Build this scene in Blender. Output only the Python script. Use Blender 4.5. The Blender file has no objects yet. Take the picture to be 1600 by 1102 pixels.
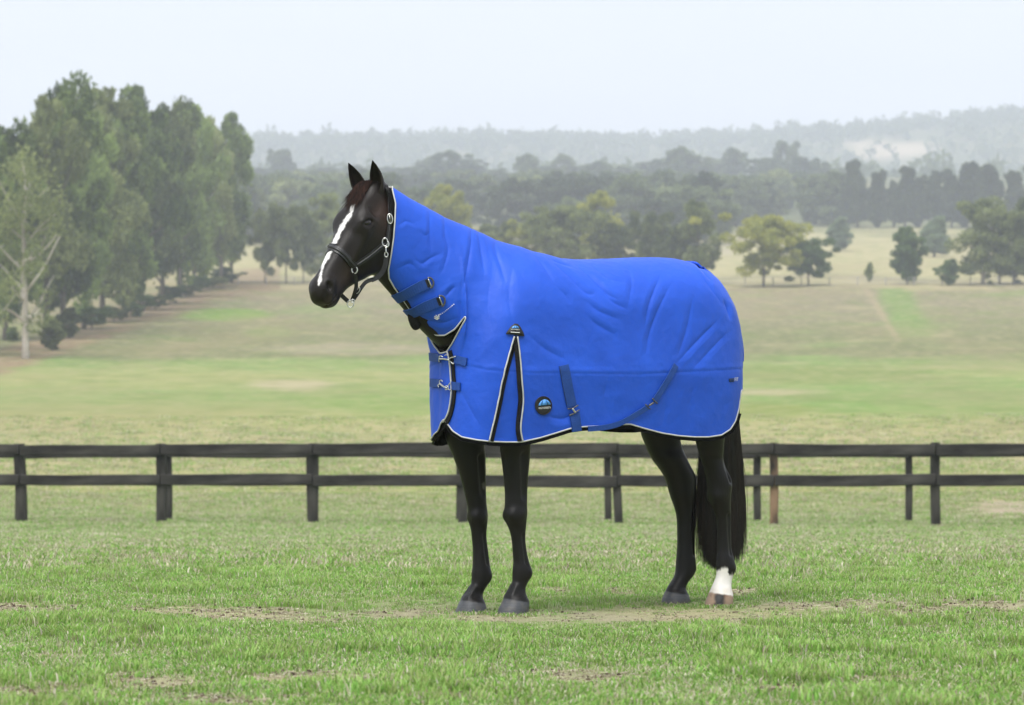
import bpy, bmesh, math, random
import numpy as np
from mathutils import Vector, Matrix, noise as mnoise
from mathutils.bvhtree import BVHTree

scene = bpy.context.scene
coll = scene.collection
rng = np.random.default_rng(7)

# ------------------------------------------------------------------ camera
# 1600 px wide photograph, focal length FPX pixels, eye level at row HOR
FPX, HOR, EYE = 4800.0, 724.0, 0.69
cam_d = bpy.data.cameras.new('camera')
cam_d.sensor_width = 36.0
cam_d.lens = 36.0 * FPX / 1600.0
cam_d.shift_y = (HOR - 551.0) / 1600.0
cam_d.clip_start = 0.1
cam_d.clip_end = 20000.0
cam_d.dof.use_dof = True
cam_d.dof.focus_distance = 13.9
cam_d.dof.aperture_fstop = 6.3
cam = bpy.data.objects.new('camera', cam_d)
cam.location = (0, 0, EYE)
cam.rotation_euler = (math.pi / 2, 0, 0)
coll.objects.link(cam)
scene.camera = cam

# ------------------------------------------------------------------ world: bright overcast
SUN_EL, SUN_AZ = math.radians(58), math.radians(205)     # azimuth clockwise from +Y
world = bpy.data.worlds.new('World')
scene.world = world
world.use_nodes = True
wn, wl = world.node_tree.nodes, world.node_tree.links
wn.clear()
w_out = wn.new('ShaderNodeOutputWorld')
w_bg = wn.new('ShaderNodeBackground')
w_bg.inputs['Strength'].default_value = 0.1
w_sky = wn.new('ShaderNodeTexSky')
w_sky.sky_type = 'NISHITA'
w_sky.sun_disc = False
w_sky.sun_elevation = SUN_EL
w_sky.sun_rotation = SUN_AZ
w_sky.dust_density = 3.0
w_tc = wn.new('ShaderNodeTexCoord')
w_map = wn.new('ShaderNodeMapping')
w_map.inputs['Scale'].default_value = (1.6, 1.6, 9.0)
w_noise = wn.new('ShaderNodeTexNoise')
w_noise.inputs['Scale'].default_value = 1.3
w_noise.inputs['Detail'].default_value = 5.0
w_noise.inputs['Roughness'].default_value = 0.5
w_ramp = wn.new('ShaderNodeValToRGB')
w_ramp.color_ramp.elements[0].position = 0.36
w_ramp.color_ramp.elements[0].color = (0.77, 0.79, 0.86, 1)
w_ramp.color_ramp.elements[1].position = 0.62
w_ramp.color_ramp.elements[1].color = (1.0, 0.985, 0.97, 1)
w_sc = wn.new('ShaderNodeVectorMath')
w_sc.operation = 'SCALE'
w_sc.inputs['Scale'].default_value = 2.85
w_mix = wn.new('ShaderNodeMix')
w_mix.data_type = 'RGBA'
w_mix.inputs['Factor'].default_value = 0.93
wl.new(w_tc.outputs['Generated'], w_map.inputs['Vector'])
wl.new(w_map.outputs['Vector'], w_noise.inputs['Vector'])
wl.new(w_noise.outputs['Fac'], w_ramp.inputs['Fac'])
wl.new(w_ramp.outputs['Color'], w_sc.inputs[0])
wl.new(w_sky.outputs['Color'], w_mix.inputs['A'])
wl.new(w_sc.outputs['Vector'], w_mix.inputs['B'])
wl.new(w_mix.outputs['Result'], w_bg.inputs['Color'])
wl.new(w_bg.outputs['Background'], w_out.inputs['Surface'])

sun_d = bpy.data.lights.new('sun', 'SUN')
sun_d.energy = 1.5
sun_d.angle = math.radians(45)
sun_d.color = (1.0, 0.985, 0.96)
sun = bpy.data.objects.new('sun', sun_d)
coll.objects.link(sun)
_sd = Vector((math.sin(SUN_AZ) * math.cos(SUN_EL), math.cos(SUN_AZ) * math.cos(SUN_EL), math.sin(SUN_EL)))
sun.rotation_euler = (-_sd).to_track_quat('-Z', 'Y').to_euler()
sun.location = (0, -5, 30)

scene.view_settings.view_transform = 'Standard'
scene.view_settings.look = 'None'
scene.view_settings.gamma = 1.0
scene.view_settings.use_curve_mapping = False
scene.view_settings.exposure = 1.97
scene.render.engine = 'CYCLES'
scene.cycles.max_bounces = 10
scene.cycles.diffuse_bounces = 3
scene.cycles.volume_bounces = 4
scene.cycles.use_denoising = True

# ------------------------------------------------------------------ helpers
def pix(px, py, D):
    """point seen at photo pixel (px,py) at distance D along the view axis"""
    return np.array([(px - 800.0) / FPX * D, D, EYE + (HOR - py) / FPX * D])

def tag(o, label=None, cat=None, group=None, kind=None):
    if label: o['label'] = label
    if cat: o['category'] = cat
    if group: o['group'] = group
    if kind: o['kind'] = kind
    return o

def empty(name, loc=(0, 0, 0), rz=0.0):
    o = bpy.data.objects.new(name, None)
    o.empty_display_size = 0.2
    o.location = loc
    o.rotation_euler = (0, 0, rz)
    coll.objects.link(o)
    return o

def mesh_np(name, verts, faces, smooth=True):
    """verts (N,3); faces (M,k) array or list of lists"""
    me = bpy.data.meshes.new(name)
    if isinstance(faces, np.ndarray):
        k = faces.shape[1]
        me.vertices.add(len(verts))
        me.vertices.foreach_set('co', np.asarray(verts, np.float32).ravel())
        me.loops.add(faces.size)
        me.loops.foreach_set('vertex_index', faces.astype(np.int32).ravel())
        me.polygons.add(len(faces))
        me.polygons.foreach_set('loop_start', np.arange(0, faces.size, k, dtype=np.int32))
        me.update(calc_edges=True)
        me.validate()
    else:
        me.from_pydata([tuple(v) for v in verts], [], faces)
        me.update()
    if smooth:
        me.polygons.foreach_set('use_smooth', np.ones(len(me.polygons), bool))
    return me

def obj(name, me, mat=None, parent=None, loc=None):
    o = bpy.data.objects.new(name, me)
    coll.objects.link(o)
    if mat is not None and len(me.materials) == 0:
        me.materials.append(mat)
    if parent is not None:
        o.parent = parent
    if loc is not None:
        o.location = loc
    return o

class MB:
    """collects simple shapes into one mesh"""
    def __init__(self):
        self.v, self.f = [], []
    def add(self, vs, fs):
        b = len(self.v)
        self.v += [tuple(float(c) for c in p) for p in vs]
        self.f += [[b + i for i in f] for f in fs]
    def box(self, c, s, rot=None):
        c = Vector(c)
        vs = []
        for z in (-.5, .5):
            for y in (-.5, .5):
                for x in (-.5, .5):
                    p = Vector((x * s[0], y * s[1], z * s[2]))
                    if rot is not None: p = rot @ p
                    vs.append(c + p)
        self.add(vs, [[0, 2, 3, 1], [4, 5, 7, 6], [0, 1, 5, 4], [2, 6, 7, 3], [0, 4, 6, 2], [1, 3, 7, 5]])
    def tube(self, pts, rad, n=8, caps=True, closed=False):
        pts = [Vector(p) for p in pts]
        m = len(pts)
        if not hasattr(rad, '__len__'): rad = [rad] * m
        vs, fs = [], []
        ref = None
        for i, p in enumerate(pts):
            if closed: t = pts[(i + 1) % m] - pts[i - 1]
            else: t = pts[min(i + 1, m - 1)] - pts[max(i - 1, 0)]
            t = t.normalized() if t.length > 1e-9 else Vector((0, 0, 1))
            if ref is None:
                ref = Vector((0, 0, 1)) if abs(t.z) < .9 else Vector((1, 0, 0))
            x = t.cross(ref)
            if x.length < 1e-6: x = t.orthogonal()
            x.normalize()
            y = x.cross(t).normalized()
            ref = y
            for k in range(n):
                a = 2 * math.pi * k / n
                vs.append(p + (x * math.cos(a) + y * math.sin(a)) * rad[i])
        for i in range(m if closed else m - 1):
            j = (i + 1) % m
            for k in range(n):
                l = (k + 1) % n
                fs.append([i * n + k, i * n + l, j * n + l, j * n + k])
        if caps and not closed:
            fs.append(list(range(n))[::-1])
            fs.append([(m - 1) * n + k for k in range(n)])
        self.add(vs, fs)
    def ribbon(self, pts, nrm, width, thick, side=None):
        """flat strap with box section: pts on surface, nrm outward normals"""
        m = len(pts)
        vs, fs = [], []
        for i in range(m):
            p, n = Vector(pts[i]), Vector(nrm[i]).normalized()
            t = (Vector(pts[min(i + 1, m - 1)]) - Vector(pts[max(i - 1, 0)])).normalized()
            s = t.cross(n).normalized()
            w = width[i] if hasattr(width, '__len__') else width
            vs += [p - s * w / 2 - n * .001, p + s * w / 2 - n * .001,
                   p + s * w / 2 * .97 + n * thick, p - s * w / 2 * .97 + n * thick]
        for i in range(m - 1):
            b, c = i * 4, i * 4 + 4
            for k in range(4):
                l = (k + 1) % 4
                fs.append([b + k, b + l, c + l, c + k])
        fs += [[3, 2, 1, 0], [(m - 1) * 4 + k for k in range(4)]]
        self.add(vs, fs)
    def build(self, name, mat=None, parent=None, smooth=False, loc=None):
        me = mesh_np(name, self.v, self.f, smooth)
        bm = bmesh.new(); bm.from_mesh(me)
        bmesh.ops.recalc_face_normals(bm, faces=bm.faces)
        bm.to_mesh(me); bm.free()
        return obj(name, me, mat, parent, loc)

def material(name, color, rough=.6, spec=.5, metal=0.0):
    m = bpy.data.materials.new(name)
    m.use_nodes = True
    b = m.node_tree.nodes['Principled BSDF']
    b.inputs['Base Color'].default_value = (*color, 1)
    b.inputs['Roughness'].default_value = rough
    b.inputs['Specular IOR Level'].default_value = spec
    b.inputs['Metallic'].default_value = metal
    return m

def noisy(m, c1, c2, scale=8.0, detail=4.0, bump=0.0, bscale=None, coord='Object', stretch=(1, 1, 1), lo=.3, hi=.7, bdist=.01):
    """drive base colour by noise between c1 and c2, and optional bump"""
    nt = m.node_tree; N = nt.nodes; L = nt.links
    b = N['Principled BSDF']
    tc = N.new('ShaderNodeTexCoord'); mp = N.new('ShaderNodeMapping')
    mp.inputs['Scale'].default_value = stretch
    L.new(tc.outputs[coord], mp.inputs['Vector'])
    nz = N.new('ShaderNodeTexNoise'); nz.inputs['Scale'].default_value = scale; nz.inputs['Detail'].default_value = detail
    L.new(mp.outputs['Vector'], nz.inputs['Vector'])
    rp = N.new('ShaderNodeValToRGB')
    rp.color_ramp.elements[0].position = lo; rp.color_ramp.elements[0].color = (*c1, 1)
    rp.color_ramp.elements[1].position = hi; rp.color_ramp.elements[1].color = (*c2, 1)
    L.new(nz.outputs['Fac'], rp.inputs['Fac']); L.new(rp.outputs['Color'], b.inputs['Base Color'])
    if bump > 0:
        bz = N.new('ShaderNodeTexNoise'); bz.inputs['Scale'].default_value = bscale or scale * 4; bz.inputs['Detail'].default_value = 4
        L.new(mp.outputs['Vector'], bz.inputs['Vector'])
        bp = N.new('ShaderNodeBump'); bp.inputs['Strength'].default_value = bump; bp.inputs['Distance'].default_value = bdist
        L.new(bz.outputs['Fac'], bp.inputs['Height']); L.new(bp.outputs['Normal'], b.inputs['Normal'])
    return m

def smooth_table(xs, ys, n=400):
    """monotone cubic interpolation table"""
    xs = np.asarray(xs, float); ys = np.asarray(ys, float)
    h = np.diff(xs); d = np.diff(ys) / h
    m = np.zeros_like(xs)
    for i in range(1, len(xs) - 1):
        if d[i - 1] * d[i] > 0:
            w1, w2 = 2 * h[i] + h[i - 1], h[i] + 2 * h[i - 1]
            m[i] = (w1 + w2) / (w1 / d[i - 1] + w2 / d[i])
    m[0], m[-1] = d[0], d[-1]
    X = np.unique(np.concatenate([np.linspace(xs[0], xs[-1], n), xs]))
    i = np.clip(np.searchsorted(xs, X, 'right') - 1, 0, len(h) - 1)
    t = (X - xs[i]) / h[i]
    Y = ((1 + 2 * t) * (1 - t) ** 2 * ys[i] + t * (1 - t) ** 2 * h[i] * m[i]
         + t * t * (3 - 2 * t) * ys[i + 1] + t * t * (t - 1) * h[i] * m[i + 1])
    return X, Y

def sstep(a, b, x):
    t = np.clip((np.asarray(x, float) - a) / (b - a), 0, 1)
    return t * t * (3 - 2 * t)

def spline(pts, n=40):
    """Catmull-Rom through points of any dimension"""
    P = np.asarray(pts, float)
    if len(P) == 2:
        t = np.linspace(0, 1, n)[:, None]
        return P[0] * (1 - t) + P[1] * t
    Q = np.vstack([2 * P[0] - P[1], P, 2 * P[-1] - P[-2]])
    seg = len(P) - 1
    out = []
    for u in np.linspace(0, seg, n):
        i = min(int(u), seg - 1); t = u - i
        a, b, c, d = Q[i], Q[i + 1], Q[i + 2], Q[i + 3]
        out.append(.5 * (2 * b + (c - a) * t + (2 * a - 5 * b + 4 * c - d) * t * t + (3 * b - a - 3 * c + d) * t ** 3))
    return np.array(out)

# ------------------------------------------------------------------ the ground: one sheet from the camera to the last ridge
_prof_D = [0, 12.5, 13.8, 14.9, 17, 22, 46, 56, 90, 120, 150, 200, 250, 300, 350, 400, 450, 490, 520, 600, 700, 800, 900,
           1000, 1200, 1350, 1500, 1700, 2000, 2400, 3000, 3300, 3800, 4400, 5000, 5600]
_prof_z = [0, 0, .003, .022, .02, -.01, -.25, -.25, .69, 1.54, 2.85, 5.0, 7.7, 11.1, 15.2, 20.0, 25.0, 29.4, 31.7, 38.7, 48.2, 58.7, 69.5,
           81, 105, 123.6, 138.5, 146, 164, 217, 312, 322, 340, 430, 540, 560]
_pX, _pZ = smooth_table(_prof_D, _prof_z, 4000)

def ground_z(x, y):
    x = np.asarray(x, float); y = np.asarray(y, float)
    r = np.hypot(x, y)
    ang = np.arctan2(x, y)
    z = np.interp(r, _pX, _pZ)
    px = 800 + FPX * np.tan(np.clip(ang, -1.2, 1.2))
    # ridge lines (photo rows) as they change from left to right
    far = np.interp(px, [-400, 400, 700, 1000, 1150, 1300, 1450, 1550, 1800, 2400], [246, 232, 226, 230, 226, 217, 206, 199, 196, 215])
    z = z + sstep(2100, 3000, r) * (1 - sstep(3300, 3900, r)) * (225 - far) / FPX * 3000
    last = np.interp(px, [-400, 700, 1050, 1150, 1280, 1350, 1450, 1600, 2000], [260, 255, 225, 207, 192, 195, 203, 190, 215])
    z = z + sstep(3900, 4900, r) * (200 - last) / FPX * 5000
    # gentle roll across the slope
    z = z + sstep(60, 220, r) * np.sin(x / 61.0 + 0.6) * np.sin(r / 93.0) * .35
    fall = 1 - .8 * sstep(math.radians(35), math.radians(80), np.abs(ang))
    z = np.where(r > 60, -.25 + (z + .25) * fall, z)
    return z

def ground_from_pixel(px, py, lo=50.0, hi=5000.0):
    """distance at which the view ray through a photo pixel meets the ground"""
    D = np.geomspace(lo, hi, 3000)
    x = (px - 800) / FPX * D
    zr = EYE + (HOR - py) / FPX * D
    below = zr < ground_z(x, D)
    i = int(np.argmax(below))
    return float(D[i])

BARE = [(60, 955, 110, 11), (300, 957, 95, 9), (395, 962, 120, 12), (215, 998, 60, 7), (760, 962, 130, 11), (930, 962, 130, 10), (1100, 962, 110, 9), (1160, 985, 60, 8), (1270, 950, 90, 8), (1420, 955, 190, 14),
        (1560, 950, 120, 14), (60, 1085, 110, 16), (230, 1066, 120, 14), (300, 1095, 120, 12), (520, 1062, 130, 8), (870, 925, 45, 5), (1160, 925, 40, 5), (640, 960, 80, 8), (980, 925, 60, 5), (1570, 795, 75, 11), (900, 1060, 90, 9), (1240, 1080, 70, 9), (690, 1090, 80, 9)]
def bare_mask(x, y, px, py):
    """worn patches where soil and old thatch show"""
    nz = np.array([mnoise.fractal(Vector((a * 2.2, b * 1.6, 2.0)), 1.0, 2.0, 4) for a, b in zip(x, y)])
    n2 = np.array([mnoise.fractal(Vector((a * 7, b * 4, 8.0)), 1.0, 2.0, 2) for a, b in zip(x, y)])
    m = np.zeros(len(x))
    for cx, cy, rx, ry in BARE:
        d = np.hypot((px - cx) / rx, (py - cy) / ry)
        m = np.maximum(m, 1 - sstep(.15, 1.5, d + nz * .8 + n2 * .55))
    return np.clip(np.maximum(m, sstep(.42, .9, nz + n2 * .3) * .75), 0, 1)

def build_ground():
    a_f = np.radians(np.linspace(-13.5, 13.5, 420))
    a_c = np.radians(np.linspace(13.5, 346.5, 90))[1:-1]
    ang = np.concatenate([a_f, a_c])
    rad = np.concatenate([np.geomspace(.4, 7.5, 16), np.geomspace(8, 60, 110), np.geomspace(61, 1600, 210), np.geomspace(1620, 5590, 60)])
    na, nr = len(ang), len(rad)
    R, T = np.meshgrid(rad, ang, indexing='ij')
    X, Y = R * np.sin(T), R * np.cos(T)
    Z = ground_z(X, Y)
    V = np.stack([X, Y, Z], -1).reshape(-1, 3)
    V = np.vstack([V, [[0, 0, 0]]])
    i = np.arange(nr - 1)[:, None]; j = np.arange(na)[None, :]
    j2 = (j + 1) % na
    Q = np.stack([i * na + j, (i + 1) * na + j, (i + 1) * na + j2, i * na + j2], -1).reshape(-1, 4)
    Q = Q[:, ::-1]
    me = mesh_np('ground', V, Q)
    bm = bmesh.new(); bm.from_mesh(me); bm.verts.ensure_lookup_table()
    c = bm.verts[len(V) - 1]
    for k in range(na):
        bm.faces.new([c, bm.verts[(k + 1) % na], bm.verts[k]])
    bmesh.ops.recalc_face_normals(bm, faces=bm.faces)
    if sum(f.normal.z for f in bm.faces) < 0:
        bmesh.ops.reverse_faces(bm, faces=bm.faces)
    for f in bm.faces: f.smooth = True
    bm.to_mesh(me); bm.free()
    # ---- what grows where (real colour of the ground, by place)
    P = np.array([v.co[:] for v in me.vertices])
    D = np.maximum(P[:, 1], 1e-3)
    front = P[:, 1] > 3
    px = np.where(front, 800 + FPX * P[:, 0] / D, 800)
    py = np.where(front, HOR - FPX * (P[:, 2] - EYE) / D, 900)
    nz = np.array([mnoise.fractal(Vector((p[0] * 6.0 / (8 + .22 * math.hypot(p[0], p[1])), math.log(2 + math.hypot(p[0], p[1])) * 26.0, 3.1)), 1.0, 2.1, 4) for p in P])
    nz2 = np.array([mnoise.fractal(Vector((p[0] * 9.0 / (8 + .2 * math.hypot(p[0], p[1])), math.log(2 + math.hypot(p[0], p[1])) * 60.0, 9.1)), 1.0, 2.1, 3) for p in P])
    rows = [0, 225, 285, 350, 372, 405, 428, 436, 444, 452, 480, 520, 553, 566, 590, 620, 650, 690, 720, 745, 790, 812, 830, 1200]
    G = {'forest': (.055, .07, .036), 'straw': (.36, .30, .175), 'olive': (.15, .15, .072), 'brown': (.195, .165, .105),
         'lime': (.165, .24, .068), 'pale': (.255, .262, .10), 'beige': (.33, .29, .155), 'green': (.17, .27, .075)}
    cols = ['forest', 'forest', 'forest', 'forest', 'beige', 'beige', 'beige', 'brown', 'straw', 'brown', 'brown', 'olive', 'olive', 'lime', 'pale', 'lime', 'pale', 'beige',
            'beige', 'pale', 'pale', 'lime', 'green', 'green']
    C = np.stack([np.interp(py + nz * 15, rows, [G[c][k] for c in cols]) for k in range(3)], -1)
    def blend(mask, c):
        nonlocal C
        C = C * (1 - mask[:, None]) + np.array(c) * mask[:, None]
    far = py < 805
    # mottling: greener and drier streaks that lie along the contours
    blend(sstep(.15, .75, nz) * .55 * (py > 450) * far, G['lime'])
    blend(sstep(.2, .8, nz2) * .5 * (py > 445) * far, G['beige'])
    blend(sstep(.1, .7, -nz2) * .45 * ((py > 440) & (py < 575)), (.125, .13, .052))
    def ell(cx, cy, rx, ry, c, s=1.0, k=.35):
        d = np.hypot((px - cx) / rx, (py - cy) / ry) + nz * .35 + nz2 * .15
        blend((1 - sstep(1 - k, 1 + k, d)) * s, c)
    ell(355, 491, 75, 9, (.15, .25, .04)); ell(420, 519, 40, 7, (.14, .19, .05), .8)
    ell(460, 602, 70, 9, (.37, .31, .20), .8); ell(560, 545, 150, 9, (.29, .24, .17), .6)
    ell(620, 628, 150, 22, (.165, .24, .06), .7); ell(1500, 620, 330, 34, (.15, .245, .06), .75)
    ell(1180, 640, 90, 9, (.18, .215, .055), .8); ell(1180, 612, 110, 5, (.34, .30, .18), .8)
    ell(1250, 585, 200, 14, (.14, .185, .045), .6); ell(1570, 795, 78, 13, (.40, .33, .26), 1.0, .2)
    # green strip that runs up the brown slope, with a worn edge on its left
    t = np.clip((py - 450) / 80.0, 0, 1)
    cx = 1393 + 44 * t; w = 26 + 18 * t
    d = np.abs(px - cx) / w + nz2 * .45 + nz * .3
    blend((1 - sstep(.5, 1.25, d)) * sstep(447, 455, py) * (1 - sstep(512, 538, py + nz * 10)) * (.75 + .5 * nz2), (.125, .22, .04))
    blend((1 - sstep(.3, 1.0, np.abs(px - (1352 + 50 * t)) / 8)) * ((py > 449) & (py < 535)) * .6, (.30, .23, .15))
    # bare pinkish ground under the row of gums
    line = np.interp(px, [-100, 40, 200, 370, 460], [600, 556, 497, 446, 436])
    m = (1 - sstep(.6, 1.2, np.abs(py - line + 2 + nz * 8) / 22)) * (px < 440)
    blend(m * .9, (.22, .145, .095))
    # vehicle track climbing between the far trees; pale cleared land on the ridge
    blend((1 - sstep(.5, 1.1, np.abs(px - 1136) / 9)) * ((py > 318) & (py < 400)) * (P[:, 1] < 1300), (.34, .30, .21))
    r = np.hypot(P[:, 0], P[:, 1])
    blend((1 - sstep(.6, 1.2, np.hypot((px - 1385) / 75, (py - 232) / 16) + nz * .5)) * ((r > 1800) & (r < 3400)), (.42, .34, .26))
    beyond = (r > 480) & (r < 960) & (px > 1110) & (py < 440)
    blend(beyond * sstep(.0, .6, nz2) * .5, (.36, .33, .18))
    nearb = (r > 6) & (r < 70) & front
    bm_ = np.zeros(len(P)); bm_[nearb] = bare_mask(P[nearb, 0], P[nearb, 1], px[nearb], py[nearb])
    blend(bm_ * .7, (.32, .27, .20))
    blend(~front * 1.0, G['green'])
    ca = me.color_attributes.new('cover', 'FLOAT_COLOR', 'POINT')
    ca.data.foreach_set('color', np.concatenate([np.clip(C, 0, 1), np.ones((len(C), 1))], 1).astype(np.float32).ravel())
    m = material('pasture', (.1, .15, .05), .95, .1)
    nt = m.node_tree; N = nt.nodes; L = nt.links
    b = N['Principled BSDF']
    at = N.new('ShaderNodeVertexColor'); at.layer_name = 'cover'
    ge = N.new('ShaderNodeNewGeometry')
    def tex(scale, det, lo, hi, stretch=(1, 1, 1)):
        mp = N.new('ShaderNodeMapping'); mp.inputs['Scale'].default_value = stretch
        L.new(ge.outputs['Position'], mp.inputs['Vector'])
        t = N.new('ShaderNodeTexNoise'); t.inputs['Scale'].default_value = scale; t.inputs['Detail'].default_value = det
        L.new(mp.outputs['Vector'], t.inputs['Vector'])
        r_ = N.new('ShaderNodeMapRange'); r_.inputs['From Min'].default_value = lo; r_.inputs['From Max'].default_value = hi
        L.new(t.outputs['Fac'], r_.inputs['Value'])
        return r_.outputs['Result']
    def mixc(fac, a, c2, mult=1.0, mode='MIX'):
        mx = N.new('ShaderNodeMix'); mx.data_type = 'RGBA'; mx.blend_type = mode
        if mult != 1.0:
            mm = N.new('ShaderNodeMath'); mm.operation = 'MULTIPLY'; mm.inputs[1].default_value = mult
            L.new(fac, mm.inputs[0]); fac = mm.outputs[0]
        L.new(fac, mx.inputs['Factor']); L.new(a, mx.inputs['A'])
        if isinstance(c2, tuple): mx.inputs['B'].default_value = (*c2, 1)
        else: L.new(c2, mx.inputs['B'])
        return mx.outputs['Result']
    # near thatch and soil between the blades, fading out with distance
    sep = N.new('ShaderNodeSeparateXYZ'); L.new(ge.outputs['Position'], sep.inputs[0])
    near = N.new('ShaderNodeMapRange'); near.inputs['From Min'].default_value = 24; near.inputs['From Max'].default_value = 42
    near.inputs['To Min'].default_value = 1; near.inputs['To Max'].default_value = 0
    L.new(sep.outputs['Y'], near.inputs['Value'])
    soil = mixc(tex(22, 7, .40, .62), at.outputs['Color'], (.24, .185, .125), .7)
    soil = mixc(tex(70, 5, .48, .62), soil, (.46, .40, .28), .7)
    soil = mixc(tex(45, 5, .56, .66), soil, (.13, .095, .065), .6)
    base = mixc(near.outputs['Result'], at.outputs['Color'], soil, .75)
    # tussock-scale mottling further off
    base = mixc(tex(.9, 8, .47, .62, (1, .45, 1)), base, (.36, .315, .175), .40)
    base = mixc(tex(.30, 9, .48, .64, (1, .5, 1)), base, (.12, .165, .042), .42)
    base = mixc(tex(.05, 8, .50, .66, (1, .35, 1)), base, (.25, .20, .115), .35)
    base = mixc(tex(5.0, 6, .45, .75), base, (.11, .14, .045), .3)
    L.new(base, b.inputs['Base Color'])
    bp = N.new('ShaderNodeBump'); bp.inputs['Strength'].default_value = .6; bp.inputs['Distance'].default_value = .05
    L.new(tex(30, 6, 0, 1), bp.inputs['Height']); L.new(bp.outputs['Normal'], b.inputs['Normal'])
    me.materials.append(m)
    o = obj('ground', me)
    tag(o, kind='structure')
    return o
ground = build_ground()
# ------------------------------------------------------------------ two post-and-rail fences with a lane between
def wood(name, c1, c2):
    m = material(name, c1, .85, .2)
    return noisy(m, c1, c2, 7, 6, bump=.7, bscale=40, stretch=(.25, 1, 1), bdist=.012, lo=.35, hi=.75)
fence_dark = wood('weathered_black_rail', (.014, .013, .012), (.065, .06, .055))
post_dark = noisy(material('weathered_black_post', (.02, .02, .02), .85, .2), (.014, .013, .012), (.07, .065, .058), 7, 6, bump=.7, bscale=40, stretch=(1, 1, .25), lo=.35, hi=.75)
post_worn = noisy(material('half_stripped_post', (.1, .07, .05), .85, .2), (.02, .017, .015), (.22, .14, .09), 5, 5, bump=.7, bscale=40, stretch=(1, 1, .3), lo=.38, hi=.6)

def bevel_box(name, size, mat, parent, loc, rz=0, ry=0, jit=0.0, seed=0, bev=.012):
    bm = bmesh.new()
    bmesh.ops.create_cube(bm, size=1)
    for v in bm.verts:
        v.co = Vector((v.co.x * size[0], v.co.y * size[1], v.co.z * size[2]))
    bmesh.ops.bevel(bm, geom=list(bm.edges), offset=bev, segments=1, affect='EDGES', clamp_overlap=True)
    r = random.Random(seed)
    # hewn, slightly bowed timber
    ax = max(range(3), key=lambda i: size[i])
    cuts = [e for e in bm.edges if abs((e.verts[0].co - e.verts[1].co)[ax]) > size[ax] * .8]
    bmesh.ops.subdivide_edges(bm, edges=cuts, cuts=5, use_grid_fill=True)
    ph = r.random() * 6
    for v in bm.verts:
        t = v.co[ax] / size[ax]
        for k in range(3):
            if k != ax:
                v.co[k] += jit * math.sin(t * 5 + ph + k) + jit * .5 * (r.random() - .5)
    me = bpy.data.meshes.new(name)
    bm.to_mesh(me); bm.free()
    o = obj(name, me, mat, parent, loc)
    o.rotation_euler = (0, ry, rz)
    return o

def build_fence(label, posts, top_h, mid_h, seed):
    """posts: list of (px, D, width m, lean, material)"""
    pts = []
    for (px, D, w, lean, m) in posts:
        x = (px - 800) / FPX * D
        pts.append((x, D, float(ground_z(x, D)), w, lean, m))
    c = pts[len(pts) // 2]
    root = empty('paddock_fence', (c[0], c[1], c[2]))
    tag(root, label, 'fence', 'post and rail fences of the lane')
    rt = Vector(root.location)
    for i, (x, y, z, w, lean, m) in enumerate(pts):
        h = top_h + .015
        bevel_box('post', (w, .13, h + .35), m, root, Vector((x, y + .095, z + h / 2 - .175)) - rt, rz=random.Random(seed + i).uniform(-.1, .1), ry=lean, jit=.006, seed=seed + i)
    for i in range(len(pts) - 1):
        a, b = pts[i], pts[i + 1]
        L = math.hypot(b[0] - a[0], b[1] - a[1])
        rz = math.atan2(b[1] - a[1], b[0] - a[0])
        for j, hh in enumerate((top_h - .085, mid_h)):
            r = random.Random(seed * 31 + i * 7 + j)
            za, zb = a[2] + hh + r.uniform(-.02, .02), b[2] + hh + r.uniform(-.02, .02)
            ry = -math.atan2(zb - za, L)
            bevel_box('rail', (L - .012, .055, .165 + r.uniform(-.008, .012)), fence_dark, root,
                      Vector(((a[0] + b[0]) / 2, (a[1] + b[1]) / 2 + r.uniform(-.004, .004), (za + zb) / 2)) - rt, rz=rz, ry=ry, jit=.008, seed=seed * 31 + i * 7 + j)
    return root
def lane(px): return 48.6 + (45.7 - 48.6) * (px - 33) / (1462 - 33)
near_posts = [(px, lane(px), w, ln, m) for px, w, ln, m in [
    (-425, .17, 0, post_dark), (-195, .17, .01, post_dark), (31, .17, -.03, post_dark), (251, .15, -.01, post_dark), (489, .165, -.005, post_dark), (723, .15, .01, post_dark),
    (965, .13, -.035, post_dark), (1210, .125, -.005, post_worn), (1463, .13, -.005, post_dark), (1720, .13, 0, post_dark), (1980, .13, 0, post_dark)]]
for i in range(0, 0): pass
near_fence = build_fence('dark two-rail timber fence whose posts stand in front, one post stripped to brown wood', near_posts, 1.235, .675, 11)
far_posts = [(px, 50.2 - .0008 * px, .11, 0, post_dark) for px in (-440, -205, 28, 262, 484, 718, 950, 1184, 1421, 1660, 1900)]
far_fence = build_fence('dark slimmer two-rail timber fence running along the far side of the lane', far_posts, 1.20, .665, 77)
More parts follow.
